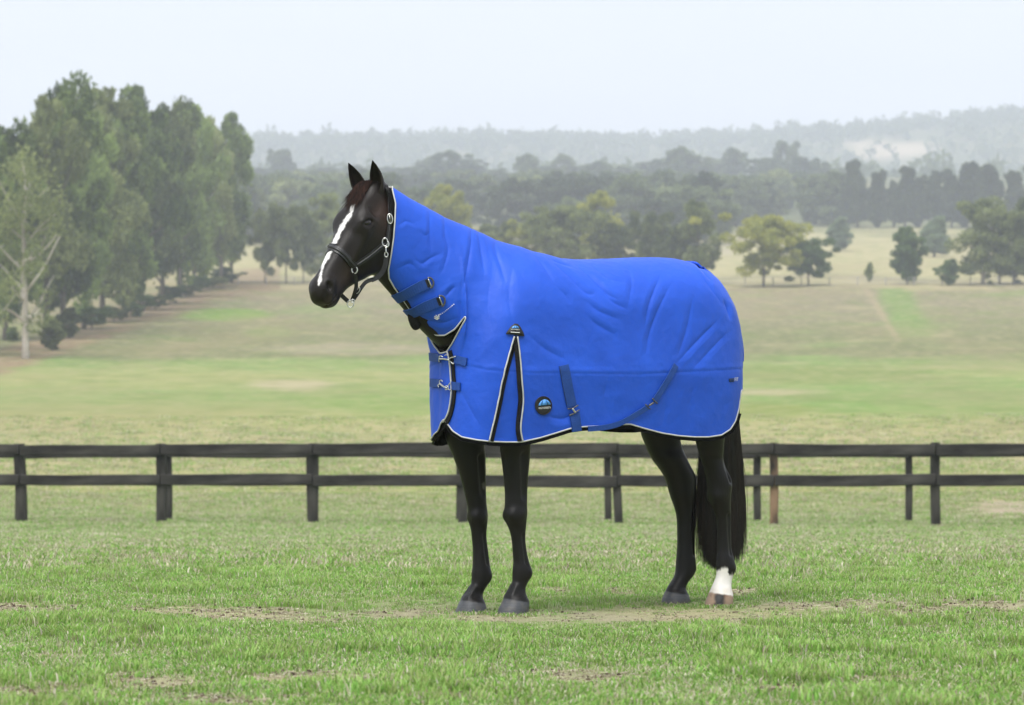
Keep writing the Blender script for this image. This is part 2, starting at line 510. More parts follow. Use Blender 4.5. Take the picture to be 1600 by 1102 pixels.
# ------------------------------------------------------------------ trees
def leaf_material(name, c1, c2, scale=.28):
    m = material(name, c1, .75, .15)
    N, L = m.node_tree.nodes, m.node_tree.links
    b = N['Principled BSDF']
    tc = N.new('ShaderNodeTexCoord'); oi = N.new('ShaderNodeObjectInfo')
    nz = N.new('ShaderNodeTexNoise'); nz.inputs['Scale'].default_value = scale; nz.inputs['Detail'].default_value = 6; nz.inputs['Roughness'].default_value = .65
    L.new(tc.outputs['Object'], nz.inputs['Vector'])
    ad = N.new('ShaderNodeMath'); ad.operation = 'MULTIPLY_ADD'; ad.inputs[1].default_value = .25; 
    L.new(oi.outputs['Random'], ad.inputs[0]); L.new(nz.outputs['Fac'], ad.inputs[2])
    rp = N.new('ShaderNodeValToRGB')
    rp.color_ramp.elements[0].position = .45; rp.color_ramp.elements[0].color = (*c1, 1)
    rp.color_ramp.elements[1].position = .80; rp.color_ramp.elements[1].color = (*c2, 1)
    L.new(ad.outputs['Value'], rp.inputs['Fac']); L.new(rp.outputs['Color'], b.inputs['Base Color'])
    tr = N.new('ShaderNodeBsdfTranslucent'); L.new(rp.outputs['Color'], tr.inputs['Color'])
    mx = N.new('ShaderNodeMixShader'); mx.inputs['Fac'].default_value = .5
    L.new(b.outputs['BSDF'], mx.inputs[1]); L.new(tr.outputs['BSDF'], mx.inputs[2])
    L.new(mx.outputs['Shader'], N['Material Output'].inputs['Surface'])
    return m
bark_grey = noisy(material('grey_bark', (.10, .085, .07), .9, .1), (.06, .05, .043), (.17, .145, .12), 1.2, 6, stretch=(1, 1, .3), bump=.6, bscale=6, bdist=.05)
bark_pale = noisy(material('pale_gum_bark', (.42, .38, .33), .8, .15), (.34, .28, .23), (.62, .58, .52), .5, 6, stretch=(1, 1, .25), bump=.4, bscale=6, bdist=.04)
LEAF = {'gum': leaf_material('gum_leaves', (.045, .075, .02), (.31, .41, .125)),  # leaf hue varies; widened tone range also paints light and shade of the clumps
        'olive': leaf_material('olive_leaves', (.06, .085, .03), (.32, .365, .14)),
        'gold': leaf_material('golden_leaves', (.14, .18, .035), (.46, .46, .10)),
        'dark': leaf_material('dark_leaves', (.05, .09, .034), (.16, .24, .08)),
        'pale': leaf_material('pale_leaves', (.17, .23, .13), (.30, .38, .22)),
        'pine': leaf_material('pine_needles', (.038, .058, .032), (.10, .13, .06)),
        'wood': leaf_material('woodland_leaves', (.07, .105, .05), (.20, .245, .11))}

def leaf_cloud(r, clumps, per, size):
    """quads scattered through ellipsoids: clumps = (centre, radii)"""
    C, Rr = [], []
    for c, rad in clumps:
        n = max(4, int(per * (rad[0] * rad[1] * rad[2]) ** (1 / 3.)))
        d = r.normal(size=(n, 3)); d /= np.linalg.norm(d, axis=1, keepdims=True)
        q = r.uniform(.25, 1.0, (n, 1)) ** .45
        C.append(np.asarray(c) + d * q * np.asarray(rad) * r.uniform(.75, 1.15, (n, 1)))
    P = np.vstack(C); n = len(P)
    a = r.normal(size=(n, 3)); a[:, 2] -= .5; a /= np.linalg.norm(a, axis=1, keepdims=True)
    b = np.cross(a, r.normal(size=(n, 3))); b /= np.linalg.norm(b, axis=1, keepdims=True)
    s = size * r.uniform(.6, 1.35, (n, 1))
    V = np.stack([P - a * s, P + b * s * .42, P + a * s, P - b * s * .42], 1).reshape(-1, 3)
    F = np.arange(n * 4).reshape(-1, 4)
    return V, F

def tree_proto(seed, H=20.0, W=9.0, low=.22, n_limb=16, per=70, leaf=.34, shape='gum', limb_r=1.0, bare=0.0):
    """returns (trunk mesh, crown mesh) of a tree H metres tall and W wide standing at the origin"""
    r = np.random.default_rng(seed)
    mb = MB(); clumps = []
    top = H * (.86 if shape != 'pine' else .97)
    n = 9
    wob = r.normal(0, .02 * H, (n, 2)).cumsum(0) * np.linspace(0, .5, n)[:, None]
    trunk = np.array([[wob[i, 0], wob[i, 1], -.4 + (top + .4) * i / (n - 1)] for i in range(n)])
    r0 = H * .018 * limb_r
    mb.tube(trunk, [r0 * (1.25 if i == 0 else 1) * (1 - .85 * i / (n - 1)) + .02 for i in range(n)], n=7)
    def tp(h):
        return np.array([np.interp(h, trunk[:, 2], trunk[:, k]) for k in range(3)])
    for i in range(n_limb):
        f = (i + r.uniform(.1, .9)) / n_limb
        h = H * (low + (.86 - low) * f)
        az = i * 2.4 + r.uniform(-.5, .5)
        if shape == 'gum': prof = (.62 + .62 * math.sin(math.pi * min(1, .15 + f * .80))) * .70
        elif shape == 'spread': prof = (.75 + .45 * math.sin(math.pi * f)) * .85
        elif shape == 'oval': prof = math.sin(math.pi * (.12 + .80 * f)) * .85
        elif shape == 'cone': prof = (.95 - .75 * f ** 1.6) * .9
        else: prof = (1.02 - f) * .95
        Lb = W / 2 * prof * r.uniform(.6, 1.15)
        rise = {'gum': .75, 'spread': .55, 'oval': .35, 'pine': .05, 'cone': .3}[shape] * Lb * r.uniform(.3, 1.5)
        s = tp(h * (.86 if shape in ('gum', 'spread') else 1))
        e = s + np.array([math.cos(az) * Lb, math.sin(az) * Lb, rise + (h - s[2]) * .6])
        m_ = (s + e) / 2 + r.normal(0, .10 * Lb, 3) - np.array([0, 0, r.uniform(-.05, .22) * Lb])
        pts = spline([s, m_, e], 6)
        rr = r0 * .42 * (1 - .5 * f)
        mb.tube(pts, [rr * (1 - .8 * k / 5) + .015 for k in range(6)], n=5)
        if r.random() < bare: continue
        cr = W * {'gum': .165, 'pine': .10}.get(shape, .13) * r.uniform(.65, 1.4)
        flat = {'gum': .85, 'spread': .62, 'oval': .8, 'pine': .55, 'cone': 1.1}[shape]
        clumps.append((e, (cr, cr, cr * flat)))
        for k in range(3 if shape != 'gum' else 2):
            t = r.uniform(.4, .95)
            q = pts[int(t * 5)]
            e2 = q + r.normal(0, 1, 3) * Lb * .26 + np.array([0, 0, .12 * Lb])
            mb.tube([q, (q + e2) / 2 + r.normal(0, .03 * Lb, 3), e2], [rr * .45, rr * .3, .015], n=4)
            c2 = cr * r.uniform(.6, .95)
            clumps.append((e2, (c2, c2, c2 * flat)))
    tp_ = tp(top)
    for k in range(5 if shape != 'pine' else 2):
        c = W * (.13 if shape != 'pine' else .06) * r.uniform(.7, 1.2)
        clumps.append((tp_ + np.array([*r.normal(0, W * (.11 if shape != 'pine' else .02), 2), H * .02 * k]), (c, c, c * .8)))
    V, F = leaf_cloud(r, clumps, per, leaf)
    # fit the crown's height to H
    V[:, 2] *= H / V[:, 2].max()
    crown = mesh_np('crown', V, F, smooth=False)
    tr = mesh_np('trunk', mb.v, mb.f, True)
    return tr, crown

PROTO = {}
for k in range(5): PROTO['gum%d' % k] = tree_proto(100 + k, 20, 10.5, [.05, .09, .04, .12, .07][k], [14, 13, 16, 12, 14][k], 130, .40, 'gum', 1.0, .06)
PROTO['bare0'] = tree_proto(137, 20, 12, .16, 21, 60, .28, 'gum', 1.2, .38)
for k in range(3): PROTO['spread%d' % k] = tree_proto(140 + k, 12, 11.5, .24, 18, 150, .34, 'spread')
for k in range(2): PROTO['oval%d' % k] = tree_proto(150 + k, 10, 6.5, .06, 24, 210, .28, 'oval')
for k in range(3): PROTO['pine%d' % k] = tree_proto(160 + k, 20, 9.5, .08, 30, 110, .5, 'cone')
for k in range(5): PROTO['wood%d' % k] = tree_proto(170 + k, 16, 13, .10, 14, 60, .75, 'gum' if k % 2 else 'spread')
PH = {'gum': (20, 10.5), 'bare': (20, 12), 'spread': (12, 11.5), 'oval': (10, 6.5), 'pine': (20, 10), 'wood': (16, 13)}
_used = {}
def place_tree(kind, name, px, base, top, hw, leafkey, label, group=None, bark=None, D=None, rz=None):
    """stand a tree on the ground seen at photo pixel (px, base); its tip reaches row `top`"""
    if D is None: D = ground_from_pixel(px, base)
    x = (px - 800) / FPX * D
    z = float(ground_z(x, D))
    H = EYE + (HOR - top) / FPX * D - z
    W = 2 * hw / FPX * D
    h0, w0 = PH[kind[:-1]]
    root = empty(name, (x, D, z), rng.uniform(0, 6.28) if rz is None else rz)
    root.scale = (W / w0, W / w0, H / h0)
    tr, cr = PROTO[kind]
    key = (kind, leafkey, bark.name if bark else '')
    if key not in _used:
        t2, c2 = tr.copy(), cr.copy()
        t2.materials.append(bark or bark_grey); c2.materials.append(LEAF[leafkey])
        _used[key] = (t2, c2)
    t2, c2 = _used[key]
    obj('trunk', t2, None, root); obj('crown', c2, None, root)
    tag(root, label, 'tree', group)
    return root

ORD = 'first second third fourth fifth sixth seventh eighth ninth tenth eleventh twelfth thirteenth fourteenth fifteenth sixteenth'.split()
# the row of tall gums that runs up the slope
place_tree('bare0', 'gum_tree', 40, 561, 225, 74, 'olive', 'gum tree with a bare white trunk and pale branches at the front of the row', 'gum trees in the row', bark_pale, rz=.6)
ROW = [(-75, 556, 190, 80), (-30, 546, 200, 66), (8, 532, 180, 62), (70, 530, 146, 58), (99, 523, 110, 70), (131, 514, 150, 52), (160, 503, 131, 68), (196, 494, 144, 50), (222, 486, 126, 64),
       (254, 476, 146, 56), (281, 465, 153, 52), (303, 455, 160, 50), (322, 449, 166, 46), (346, 444, 172, 44), (362, 441, 200, 34)]
for i, (px, b, t, hw) in enumerate(ROW):
    place_tree('gum%d' % (i % 5), 'gum_tree', px, b, t, hw, 'gum' if i % 3 else 'olive', ('leafy green gum standing downhill of the white-trunked gum, %s from it' % ORD[2 - i] if i < 3 else 'tall leafy green gum, %s up the slope from the white-trunked gum' % ORD[i - 3]), 'gum trees in the row', D=None if px > -100 else 260)
place_tree('oval0', 'shrub', 350, 442, 416, 22, 'dark', 'low round dark shrub at the far end of the row of gums')
place_tree('oval1', 'shrub', 82, 548, 492, 24, 'olive', 'scrubby shrub growing beside the white gum trunk')
place_tree('oval1', 'shrub', 108, 528, 478, 22, 'olive', 'olive bush under the row of gums next to the scrubby shrub')
for i, (px, b, t, hw) in enumerate([(143, 513, 476, 30), (178, 502, 478, 24), (206, 493, 456, 27), (243, 482, 461, 25), (266, 473, 446, 20), (290, 463, 444, 22), (313, 454, 430, 17), (333, 448, 432, 20)]):
    place_tree('spread%d' % (i % 3), 'shrub', px, b + 2, t, hw, ['dark', 'olive'][i % 2], '%s scrub bush under the row of gums, %s up the slope' % (['dark', 'olive'][i % 2], ORD[i]), 'scrub under the gums')
# scattered paddock trees
G_MID = 'paddock trees along the far fence line'
for i, (px, b, t, hw, lk, kd) in enumerate([(414, 442, 322, 24, 'olive', 'spread0'), (447, 443, 316, 32, 'olive', 'spread1'), (474, 442, 326, 26, 'olive', 'spread2'), (508, 440, 300, 36, 'olive', 'gum1'), (552, 437, 330, 36, 'olive', 'spread0'), (600, 436, 340, 34, 'olive', 'spread1')]):
    place_tree(kd, 'paddock_tree', px, b, t, hw, lk, 'thin-trunked olive tree, %s of its clump counted from the row of gums' % ORD[i], 'clump of trees beyond the horse head')
for i, (px, b, t, hw, lk, kd) in enumerate([(702, 432, 286, 36, 'gold', 'gum3'), (768, 436, 346, 38, 'olive', 'spread1'), (818, 437, 342, 40, 'gold', 'spread0'), (880, 440, 316, 58, 'olive', 'spread2'), (938, 437, 296, 40, 'gold', 'gum0'),
                                             (970, 440, 346, 42, 'olive', 'spread0'), (1020, 441, 328, 36, 'olive', 'spread1'), (1060, 443, 350, 26, 'olive', 'oval0'), (1094, 444, 308, 32, 'olive', 'gum2')]):
    place_tree(kd, 'paddock_tree', px, b, t, hw, lk, 'hazy %s tree, %s after the olive clump towards the lone golden tree' % ({'gold': 'yellow-green', 'olive': 'olive'}[lk], ORD[i]), 'trees beyond the rug')
place_tree('spread2', 'paddock_tree', 1193, 449, 331, 55, 'gold', 'round golden-green tree with a dark forked trunk standing alone', rz=2.2)
place_tree('spread1', 'paddock_tree', 1263, 447, 370, 40, 'dark', 'dark green spreading tree beside the golden-green one')
place_tree('oval1', 'shrub', 1358, 441, 409, 8, 'olive', 'thin little sapling by the top of the bright green strip')
place_tree('oval0', 'paddock_tree', 1417, 444, 351, 28, 'dark', 'dense dark green conical tree just past the bright green strip')
place_tree('oval1', 'shrub', 1482, 446, 403, 19, 'dark', 'small bushy dark shrub right of the dense conical tree'.replace('right of', 'next to'))
place_tree('pine0', 'conifer', 1311, 393, 338, 26, 'pale', 'pale grey-green conical tree alone in the far straw field')
place_tree('pine1', 'conifer', 1460, 402, 336, 28, 'pale', 'pale grey-green conical tree behind the dense dark one')
place_tree('gum4', 'paddock_tree', 1536, 445, 303, 46, 'olive', 'open-crowned gum tree with a white trunk on the far fence line', bark=bark_pale)
for i, (px, b, t, hw) in enumerate([(1562, 444, 345, 28), (1584, 445, 322, 34), (1612, 443, 306, 40), (1650, 444, 330, 36)]):
    place_tree('gum%d' % (px % 5), 'paddock_tree', px, b, t, hw, 'olive', 'slender gum tree on the far fence line, %s after the white-trunked one' % ORD[i], 'gum cluster on the far fence line')
# dark shelter belt of conifers across the far field
for i, (px, t, hw) in enumerate([(1322, 285, 16), (1340, 246, 26), (1373, 264, 24), (1396, 280, 18), (1414, 258, 26), (1437, 272, 20), (1459, 264, 26), (1487, 262, 22), (1511, 249, 28), (1533, 258, 22), (1549, 255, 24), (1586, 265, 26), (1620, 255, 28), (1655, 262, 26), (1695, 258, 30)]):
    place_tree('pine%d' % (i % 3), 'conifer', px, 356, t, hw, 'pine', 'tall dark conifer, %s of the shelter belt counted from the hillside wood' % ORD[i], 'conifers of the shelter belt')
# the wood on the hillside
WOOD_L = 'hazy grey-green tree of the wood covering the hillside'
r2 = np.random.default_rng(21)
for px, t, hw in [(440, 230, 20), (418, 262, 22), (470, 262, 24), (505, 262, 28), (560, 258, 30), (605, 262, 28), (640, 258, 28), (672, 245, 30), (706, 234, 32), (738, 246, 26), (775, 262, 22), (826, 238, 22), (845, 258, 18), (880, 239, 20), (912, 256, 22), (938, 250, 26), (975, 258, 26),
                  (1010, 250, 28), (1040, 243, 24), (1066, 227, 28), (1092, 240, 22), (1120, 246, 22), (1150, 229, 22), (1178, 246, 22), (1205, 243, 24), (1228, 218, 22), (1255, 244, 24), (1285, 252, 24), (1308, 262, 20)]:
    place_tree('wood%d' % r2.integers(5), 'woodland_tree', px, 0, t, hw, 'wood', WOOD_L, 'trees of the hillside wood', D=float(r2.uniform(1240, 1420)))
cnt = 0
while cnt < 125:
    px = r2.uniform(370, 1330); D = r2.uniform(720, 1300)
    if abs(px - 1136) < 16 and D < 1200: continue
    if D < 900 and px > 1110: continue
    if D < 830 and r2.random() < .5: continue
    x = (px - 800) / FPX * D; z = float(ground_z(x, D))
    Ht = r2.uniform(11, 20)
    t = HOR - (z + Ht - EYE) * FPX / D
    if t < 262: continue
    place_tree('wood%d' % r2.integers(5), 'woodland_tree', px, 0, t, Ht * r2.uniform(.36, .52) * FPX / D, ['wood', 'wood', 'wood', 'pine', 'olive'][r2.integers(5)], WOOD_L, 'trees of the hillside wood', D=D)
    cnt += 1
# forest on the far ridge, too far to count
def far_forest():
    r = np.random.default_rng(3)
    cl = []
    while len(cl) < 8200:
        px = r.uniform(-1100, 2700); D = r.uniform(1550, 3250) if r.random() < .75 else r.uniform(2750, 3150)
        x = (px - 800) / FPX * D; z = float(np.interp(0, [0], [0]))
        cl.append((x, D))
    A = np.array(cl); Z = ground_z(A[:, 0], A[:, 1])
    px = 800 + FPX * A[:, 0] / A[:, 1]; py = HOR - FPX * (Z - EYE) / A[:, 1]
    keep = ~((np.hypot((px - 1385) / 72, (py - 232) / 14) < 1) & (A[:, 1] > 1800) & (r.random(len(A)) < .8))
    A, Z = A[keep], Z[keep]
    clumps = []
    for (x, y), z in zip(A, Z):
        h = r.uniform(7, 15) * (1.25 if r.random() < .1 else 1); w = r.uniform(4, 8)
        clumps.append(((x, y, z + h * .58), (w, w, h * .5)))
    V, F = leaf_cloud(r, clumps, 3.6, 3.0)
    o = obj('ridge_forest', mesh_np('ridge_forest', V, F, False), LEAF['wood'])
    tag(o, 'hazy forest covering the far ridge', 'forest', kind='stuff')
far_forest()

# ---- small pale farm shed among the clump
def shed():
    D = ground_from_pixel(489, 405)
    c = pix(489, 392, D); z = float(ground_z(c[0], D))
    w, d, h = 44 / FPX * D, 6.0, 3.0
    root = empty('farm_shed', (c[0], D, z)); tag(root, 'small white farm shed half hidden by the clump of olive trees', 'shed')
    wall_m = noisy(material('painted_boards', (.7, .7, .7), .7, .2), (.60, .62, .64), (.74, .75, .76), .8, 4)
    roof_m = noisy(material('pale_iron_roof', (.72, .75, .78), .4, .4), (.62, .66, .70), (.78, .80, .82), .5, 4)
    dark_m = noisy(material('shed_opening', (.03, .03, .03), .7, .2), (.02, .02, .02), (.05, .05, .05), 1, 2)
    b = MB(); b.box((0, 0, h / 2), (w, d, h)); b.build('wall', wall_m, root)
    b = MB()
    hw = w / 2 + .4; hd = d / 2 + .5
    b.add([(-hw, -hd, h), (hw, -hd, h), (hw, 0, h + 1.7), (-hw, 0, h + 1.7), (-hw, hd, h), (hw, hd, h), (-hw, -hd, h - .12), (hw, -hd, h - .12), (hw, 0, h + 1.58), (-hw, 0, h + 1.58), (-hw, hd, h - .12), (hw, hd, h - .12)],
          [[0, 1, 2, 3], [3, 2, 5, 4], [6, 9, 8, 7], [9, 10, 11, 8], [0, 6, 7, 1], [4, 5, 11, 10], [0, 3, 9, 6], [3, 4, 10, 9], [1, 7, 8, 2], [2, 8, 11, 5]])
    b.build('roof', roof_m, root)
    b = MB(); b.box((-w * .2, -d / 2 - .02, 1.1), (1.4, .06, 2.2)); b.build('door', dark_m, root)
    b = MB(); b.box((w * .22, -d / 2 - .02, 1.6), (1.6, .06, 1.0)); b.build('window', dark_m, root)
shed()

# ---- post-and-wire fence along the top of the near slope
def wire_fence():
    grey = noisy(material('silvered_post', (.3, .28, .25), .85, .2), (.22, .20, .18), (.40, .38, .34), 3, 4)
    wire = noisy(material('fence_wire', (.35, .35, .34), .5, .4, .6), (.28, .28, .27), (.42, .42, .41), 5, 2)
    pts = []
    for px in np.arange(372, 1700, 44):
        D = ground_from_pixel(px, 446); x = (px - 800) / FPX * D
        pts.append((x, D, float(ground_z(x, D))))
    root = empty('wire_fence', pts[len(pts) // 2]); o = Vector(root.location)
    tag(root, 'grey post-and-wire fence along the top of the brown slope', 'fence')
    b = MB(); b.box((0, 0, .55), (.16, .16, 1.5)); me = None
    for p in pts:
        if me is None:
            q = b.build('post', grey, root); me = q.data
        else: q = obj('post', me, None, root)
        q.location = Vector(p) - o
    for h in (.35, .75, 1.15):
        b = MB(); b.tube([Vector((p[0], p[1] - .1, p[2] + h)) - o for p in pts], .02, n=4); b.build('wire', wire, root)
wire_fence()
# ------------------------------------------------------------------ modelling kit for the horse: fields blended on a grid
TH = math.radians(32.0)                                   # the horse stands turned this far towards the camera
HM = np.array([100.0 / FPX * 14.2, 14.2, 0.0])            # a point of the ground under its back
HA = np.array([math.cos(TH), math.sin(TH), 0.0])          # towards its tail
HL = np.array([math.sin(TH), -math.cos(TH), 0.0])         # towards its left side
HZ = np.array([0.0, 0.0, 1.0])
EYEP = np.array([0, 0, EYE])
HR = np.stack([HA, HL, HZ])                               # rows: world -> horse frame

def to_world(P): return np.asarray(P) @ HR + HM
def to_horse(P): return (np.asarray(P) - HM) @ HR.T
def hp(px, py, l=0.0):
    """point of the vertical plane l metres left of the horse's middle that is seen at a photo pixel (horse frame)"""
    d = np.array([(px - 800.0) / FPX, 1.0, (HOR - py) / FPX])
    t = (l - (EYEP - HM) @ HL) / (d @ HL)
    return to_horse(EYEP + t * d)
def to_pix(P):
    W = to_world(P)
    return 800 + FPX * W[..., 0] / W[..., 1], HOR - FPX * (W[..., 2] - EYE) / W[..., 1]
def px_per_m(P): return FPX / to_world(P)[..., 1]

def smin(a, b, k):
    h = np.maximum(k - np.abs(a - b), 0) / k
    return np.minimum(a, b) - h * h * k * .25

class Field:
    def __init__(self, lo, hi, h):
        self.lo = np.array(lo, float); self.h = h
        self.n = np.ceil((np.array(hi) - self.lo) / h).astype(int) + 1
        self.f = np.full(self.n, .2, np.float32)
    def sub(self, lo, hi):
        i0 = np.clip(np.floor((np.asarray(lo) - self.lo) / self.h).astype(int), 0, self.n - 2)
        i1 = np.clip(np.ceil((np.asarray(hi) - self.lo) / self.h).astype(int) + 1, i0 + 2, self.n)
        ax = [self.lo[k] + self.h * np.arange(i0[k], i1[k]) for k in range(3)]
        return tuple(slice(i0[k], i1[k]) for k in range(3)), np.meshgrid(*ax, indexing='ij', sparse=True)
    def put(self, fn, lo, hi, k=.02, op='add', norm=True):
        m = k + .012
        sl, (X, Y, Z) = self.sub(np.asarray(lo) - m, np.asarray(hi) + m)
        g = np.broadcast_to(fn(X, Y, Z), self.f[sl].shape).astype(np.float32)
        if norm:
            gx, gy, gz = np.gradient(g, self.h)
            g = g / np.maximum(np.sqrt(gx * gx + gy * gy + gz * gz), .15)
        g = np.clip(g, -.2, .2)
        if op == 'add': self.f[sl] = smin(self.f[sl], g, k)
        else: self.f[sl] = -smin(-self.f[sl], g, k)
    def loft(self, o, e, q, l, st, n=2.0, k=.02, op='add'):
        """slices across axis e: rows (s, cq, cl, rq, rl)"""
        o, e, q, l = (np.asarray(v, float) for v in (o, e, q, l))
        st = np.asarray(st, float)
        tabs = [smooth_table(st[:, 0], st[:, c], 300) for c in range(1, 5)]
        s0, s1 = st[0, 0], st[-1, 0]
        pts = []
        for r in st:
            for a in (-1, 1):
                for b in (-1, 1):
                    pts.append(o + e * r[0] + q * (r[1] + a * r[3]) + l * (r[2] + b * r[4]))
        pts = np.array(pts)
        def fn(X, Y, Z):
            dx, dy, dz = X - o[0], Y - o[1], Z - o[2]
            s = dx * e[0] + dy * e[1] + dz * e[2]
            qq = dx * q[0] + dy * q[1] + dz * q[2]
            ll = dx * l[0] + dy * l[1] + dz * l[2]
            sc = np.clip(s, s0, s1)
            cq, cl, rq, rl = (np.interp(sc, *t) for t in tabs)
            rq = np.maximum(rq, .002); rl = np.maximum(rl, .002)
            u = np.abs(qq - cq) / rq; v = np.abs(ll - cl) / rl
            rho = np.maximum((u ** n + v ** n) ** (1 / n), 1e-3)
            f = np.hypot(qq - cq, ll - cl) * (1 - 1 / rho)
            return np.maximum(f, np.maximum(s0 - s, s - s1))
        self.put(fn, pts.min(0), pts.max(0), k, op)
    def ell(self, c, axes, r, k=.02, op='add'):
        c = np.asarray(c, float); axes = np.asarray(axes, float); r = np.asarray(r, float)
        R = r.max()
        def fn(X, Y, Z):
            dx, dy, dz = X - c[0], Y - c[1], Z - c[2]
            u = [(dx * a[0] + dy * a[1] + dz * a[2]) / rr for a, rr in zip(axes, r)]
            k0 = np.sqrt(u[0] ** 2 + u[1] ** 2 + u[2] ** 2)
            return (k0 - 1) * r.min()
        self.put(fn, c - R, c + R, k, op)
    def cone(self, a, b, ra, rb, k=.01, op='add'):
        a = np.asarray(a, float); b = np.asarray(b, float); d = b - a; L2 = d @ d
        R = max(ra, rb)
        def fn(X, Y, Z):
            t = np.clip(((X - a[0]) * d[0] + (Y - a[1]) * d[1] + (Z - a[2]) * d[2]) / L2, 0, 1)
            return np.sqrt((X - a[0] - t * d[0]) ** 2 + (Y - a[1] - t * d[1]) ** 2 + (Z - a[2] - t * d[2]) ** 2) - (ra + (rb - ra) * t)
        self.put(fn, np.minimum(a, b) - R, np.maximum(a, b) + R, k, op, norm=False)
    def mesh(self):
        """surface nets"""
        f = self.f; s = f < 0
        c = [s[i:i + s.shape[0] - 1 or None, j:j + s.shape[1] - 1 or None, k:k + s.shape[2] - 1 or None]
             for i in (0, 1) for j in (0, 1) for k in (0, 1)]
        c = [x[:s.shape[0] - 1, :s.shape[1] - 1, :s.shape[2] - 1] for x in c]
        allv = np.logical_and.reduce(c); anyv = np.logical_or.reduce(c)
        act = anyv & ~allv
        I = np.argwhere(act)
        idx = np.full(act.shape, -1, np.int64); idx[tuple(I.T)] = np.arange(len(I))
        P = np.zeros((len(I), 3)); W = np.zeros(len(I))
        corners = [(i, j, k) for i in (0, 1) for j in (0, 1) for k in (0, 1)]
        val = {q: f[I[:, 0] + q[0], I[:, 1] + q[1], I[:, 2] + q[2]].astype(float) for q in corners}
        for q in corners:
            for ax in range(3):
                if q[ax] == 0:
                    r = list(q); r[ax] = 1; r = tuple(r)
                    a, b = val[q], val[r]
                    m = (a < 0) != (b < 0)
                    t = np.where(m, a / np.where(m, a - b, 1), 0)
                    p = np.tile(np.array(q, float), (len(I), 1)); p[:, ax] = t
                    P[m] += p[m]; W[m] += 1
        V = self.lo + self.h * (I + P / np.maximum(W, 1)[:, None])
        F = []
        for ax in range(3):
            sl0 = [slice(None)] * 3; sl1 = [slice(None)] * 3
            sl0[ax] = slice(0, -1); sl1[ax] = slice(1, None)
            a, b = s[tuple(sl0)], s[tuple(sl1)]
            E = np.argwhere(a != b)
            o1, o2 = (ax + 1) % 3, (ax + 2) % 3
            ok = (E[:, o1] > 0) & (E[:, o2] > 0) & (E[:, o1] < f.shape[o1] - 1) & (E[:, o2] < f.shape[o2] - 1)
            E = E[ok]
            flip = a[tuple(E.T)]
            def cell(d1, d2):
                c_ = E.copy(); c_[:, o1] += d1; c_[:, o2] += d2
                return idx[tuple(c_.T)]
            q = np.stack([cell(-1, -1), cell(0, -1), cell(0, 0), cell(-1, 0)], 1)
            q[~flip] = q[~flip][:, ::-1]
            F.append(q)
        F = np.vstack(F)
        F = F[(F >= 0).all(1)]
        return V, F

def relax(V, F, it=2, lam=.5):
    """light Laplacian smoothing"""
    E = np.vstack([F[:, [i, (i + 1) % F.shape[1]]] for i in range(F.shape[1])])
    E = np.vstack([E, E[:, ::-1]])
    cnt = np.bincount(E[:, 0], minlength=len(V))[:, None]
    for _ in range(it):
        S = np.stack([np.bincount(E[:, 0], V[E[:, 1], c], minlength=len(V)) for c in range(3)], 1)
        V = V + lam * (S / np.maximum(cnt, 1) - V)
    return V

def vnormals(V, F):
    a, b, c = V[F[:, 0]], V[F[:, 1]], V[F[:, 2]]
    n = np.cross(b - a, c - a)
    if F.shape[1] == 4:
        n = n + np.cross(c - a, V[F[:, 3]] - a)
    N = np.zeros_like(V)
    for k in range(F.shape[1]):
        for c in range(3):
            N[:, c] += np.bincount(F[:, k], n[:, c], minlength=len(V))
    return N / np.maximum(np.linalg.norm(N, axis=1, keepdims=True), 1e-12)

def outward(V, F):
    a, b, c = V[F[:, 0]], V[F[:, 1]], V[F[:, 2]]
    return F if (np.cross(b - a, c - a) * a).sum() > 0 else F[:, ::-1].copy()

def poly_sd(px, py, poly):
    """signed distance (pixels) to a polygon, negative inside"""
    poly = np.asarray(poly, float)
    d2 = np.full(px.shape, 1e18); ins = np.zeros(px.shape, bool)
    n = len(poly)
    for i in range(n):
        ax, ay = poly[i]; bx, by = poly[(i + 1) % n]
        ex, ey = bx - ax, by - ay
        t = np.clip(((px - ax) * ex + (py - ay) * ey) / (ex * ex + ey * ey + 1e-12), 0, 1)
        d2 = np.minimum(d2, (px - ax - t * ex) ** 2 + (py - ay - t * ey) ** 2)
        c = ((ay > py) != (by > py)) & (px < (bx - ax) * (py - ay) / (by - ay + 1e-12) + ax)
        ins ^= c
    d = np.sqrt(d2)
    return np.where(ins, -d, d)

def line_sd(px, py, pts):
    """distance and running parameter along an open polyline (pixels)"""
    pts = np.asarray(pts, float)
    best = np.full(px.shape, 1e18); par = np.zeros(px.shape); side = np.zeros(px.shape)
    m = len(pts) - 1
    for i in range(m):
        ax, ay = pts[i]; bx, by = pts[i + 1]
        ex, ey = bx - ax, by - ay
        t = np.clip(((px - ax) * ex + (py - ay) * ey) / (ex * ex + ey * ey), 0, 1)
        d2 = (px - ax - t * ex) ** 2 + (py - ay - t * ey) ** 2
        b = d2 < best
        best = np.where(b, d2, best); par = np.where(b, (i + t) / m, par)
        side = np.where(b, np.sign(ex * (py - ay) - ey * (px - ax)), side)
    return np.sqrt(best), par, side

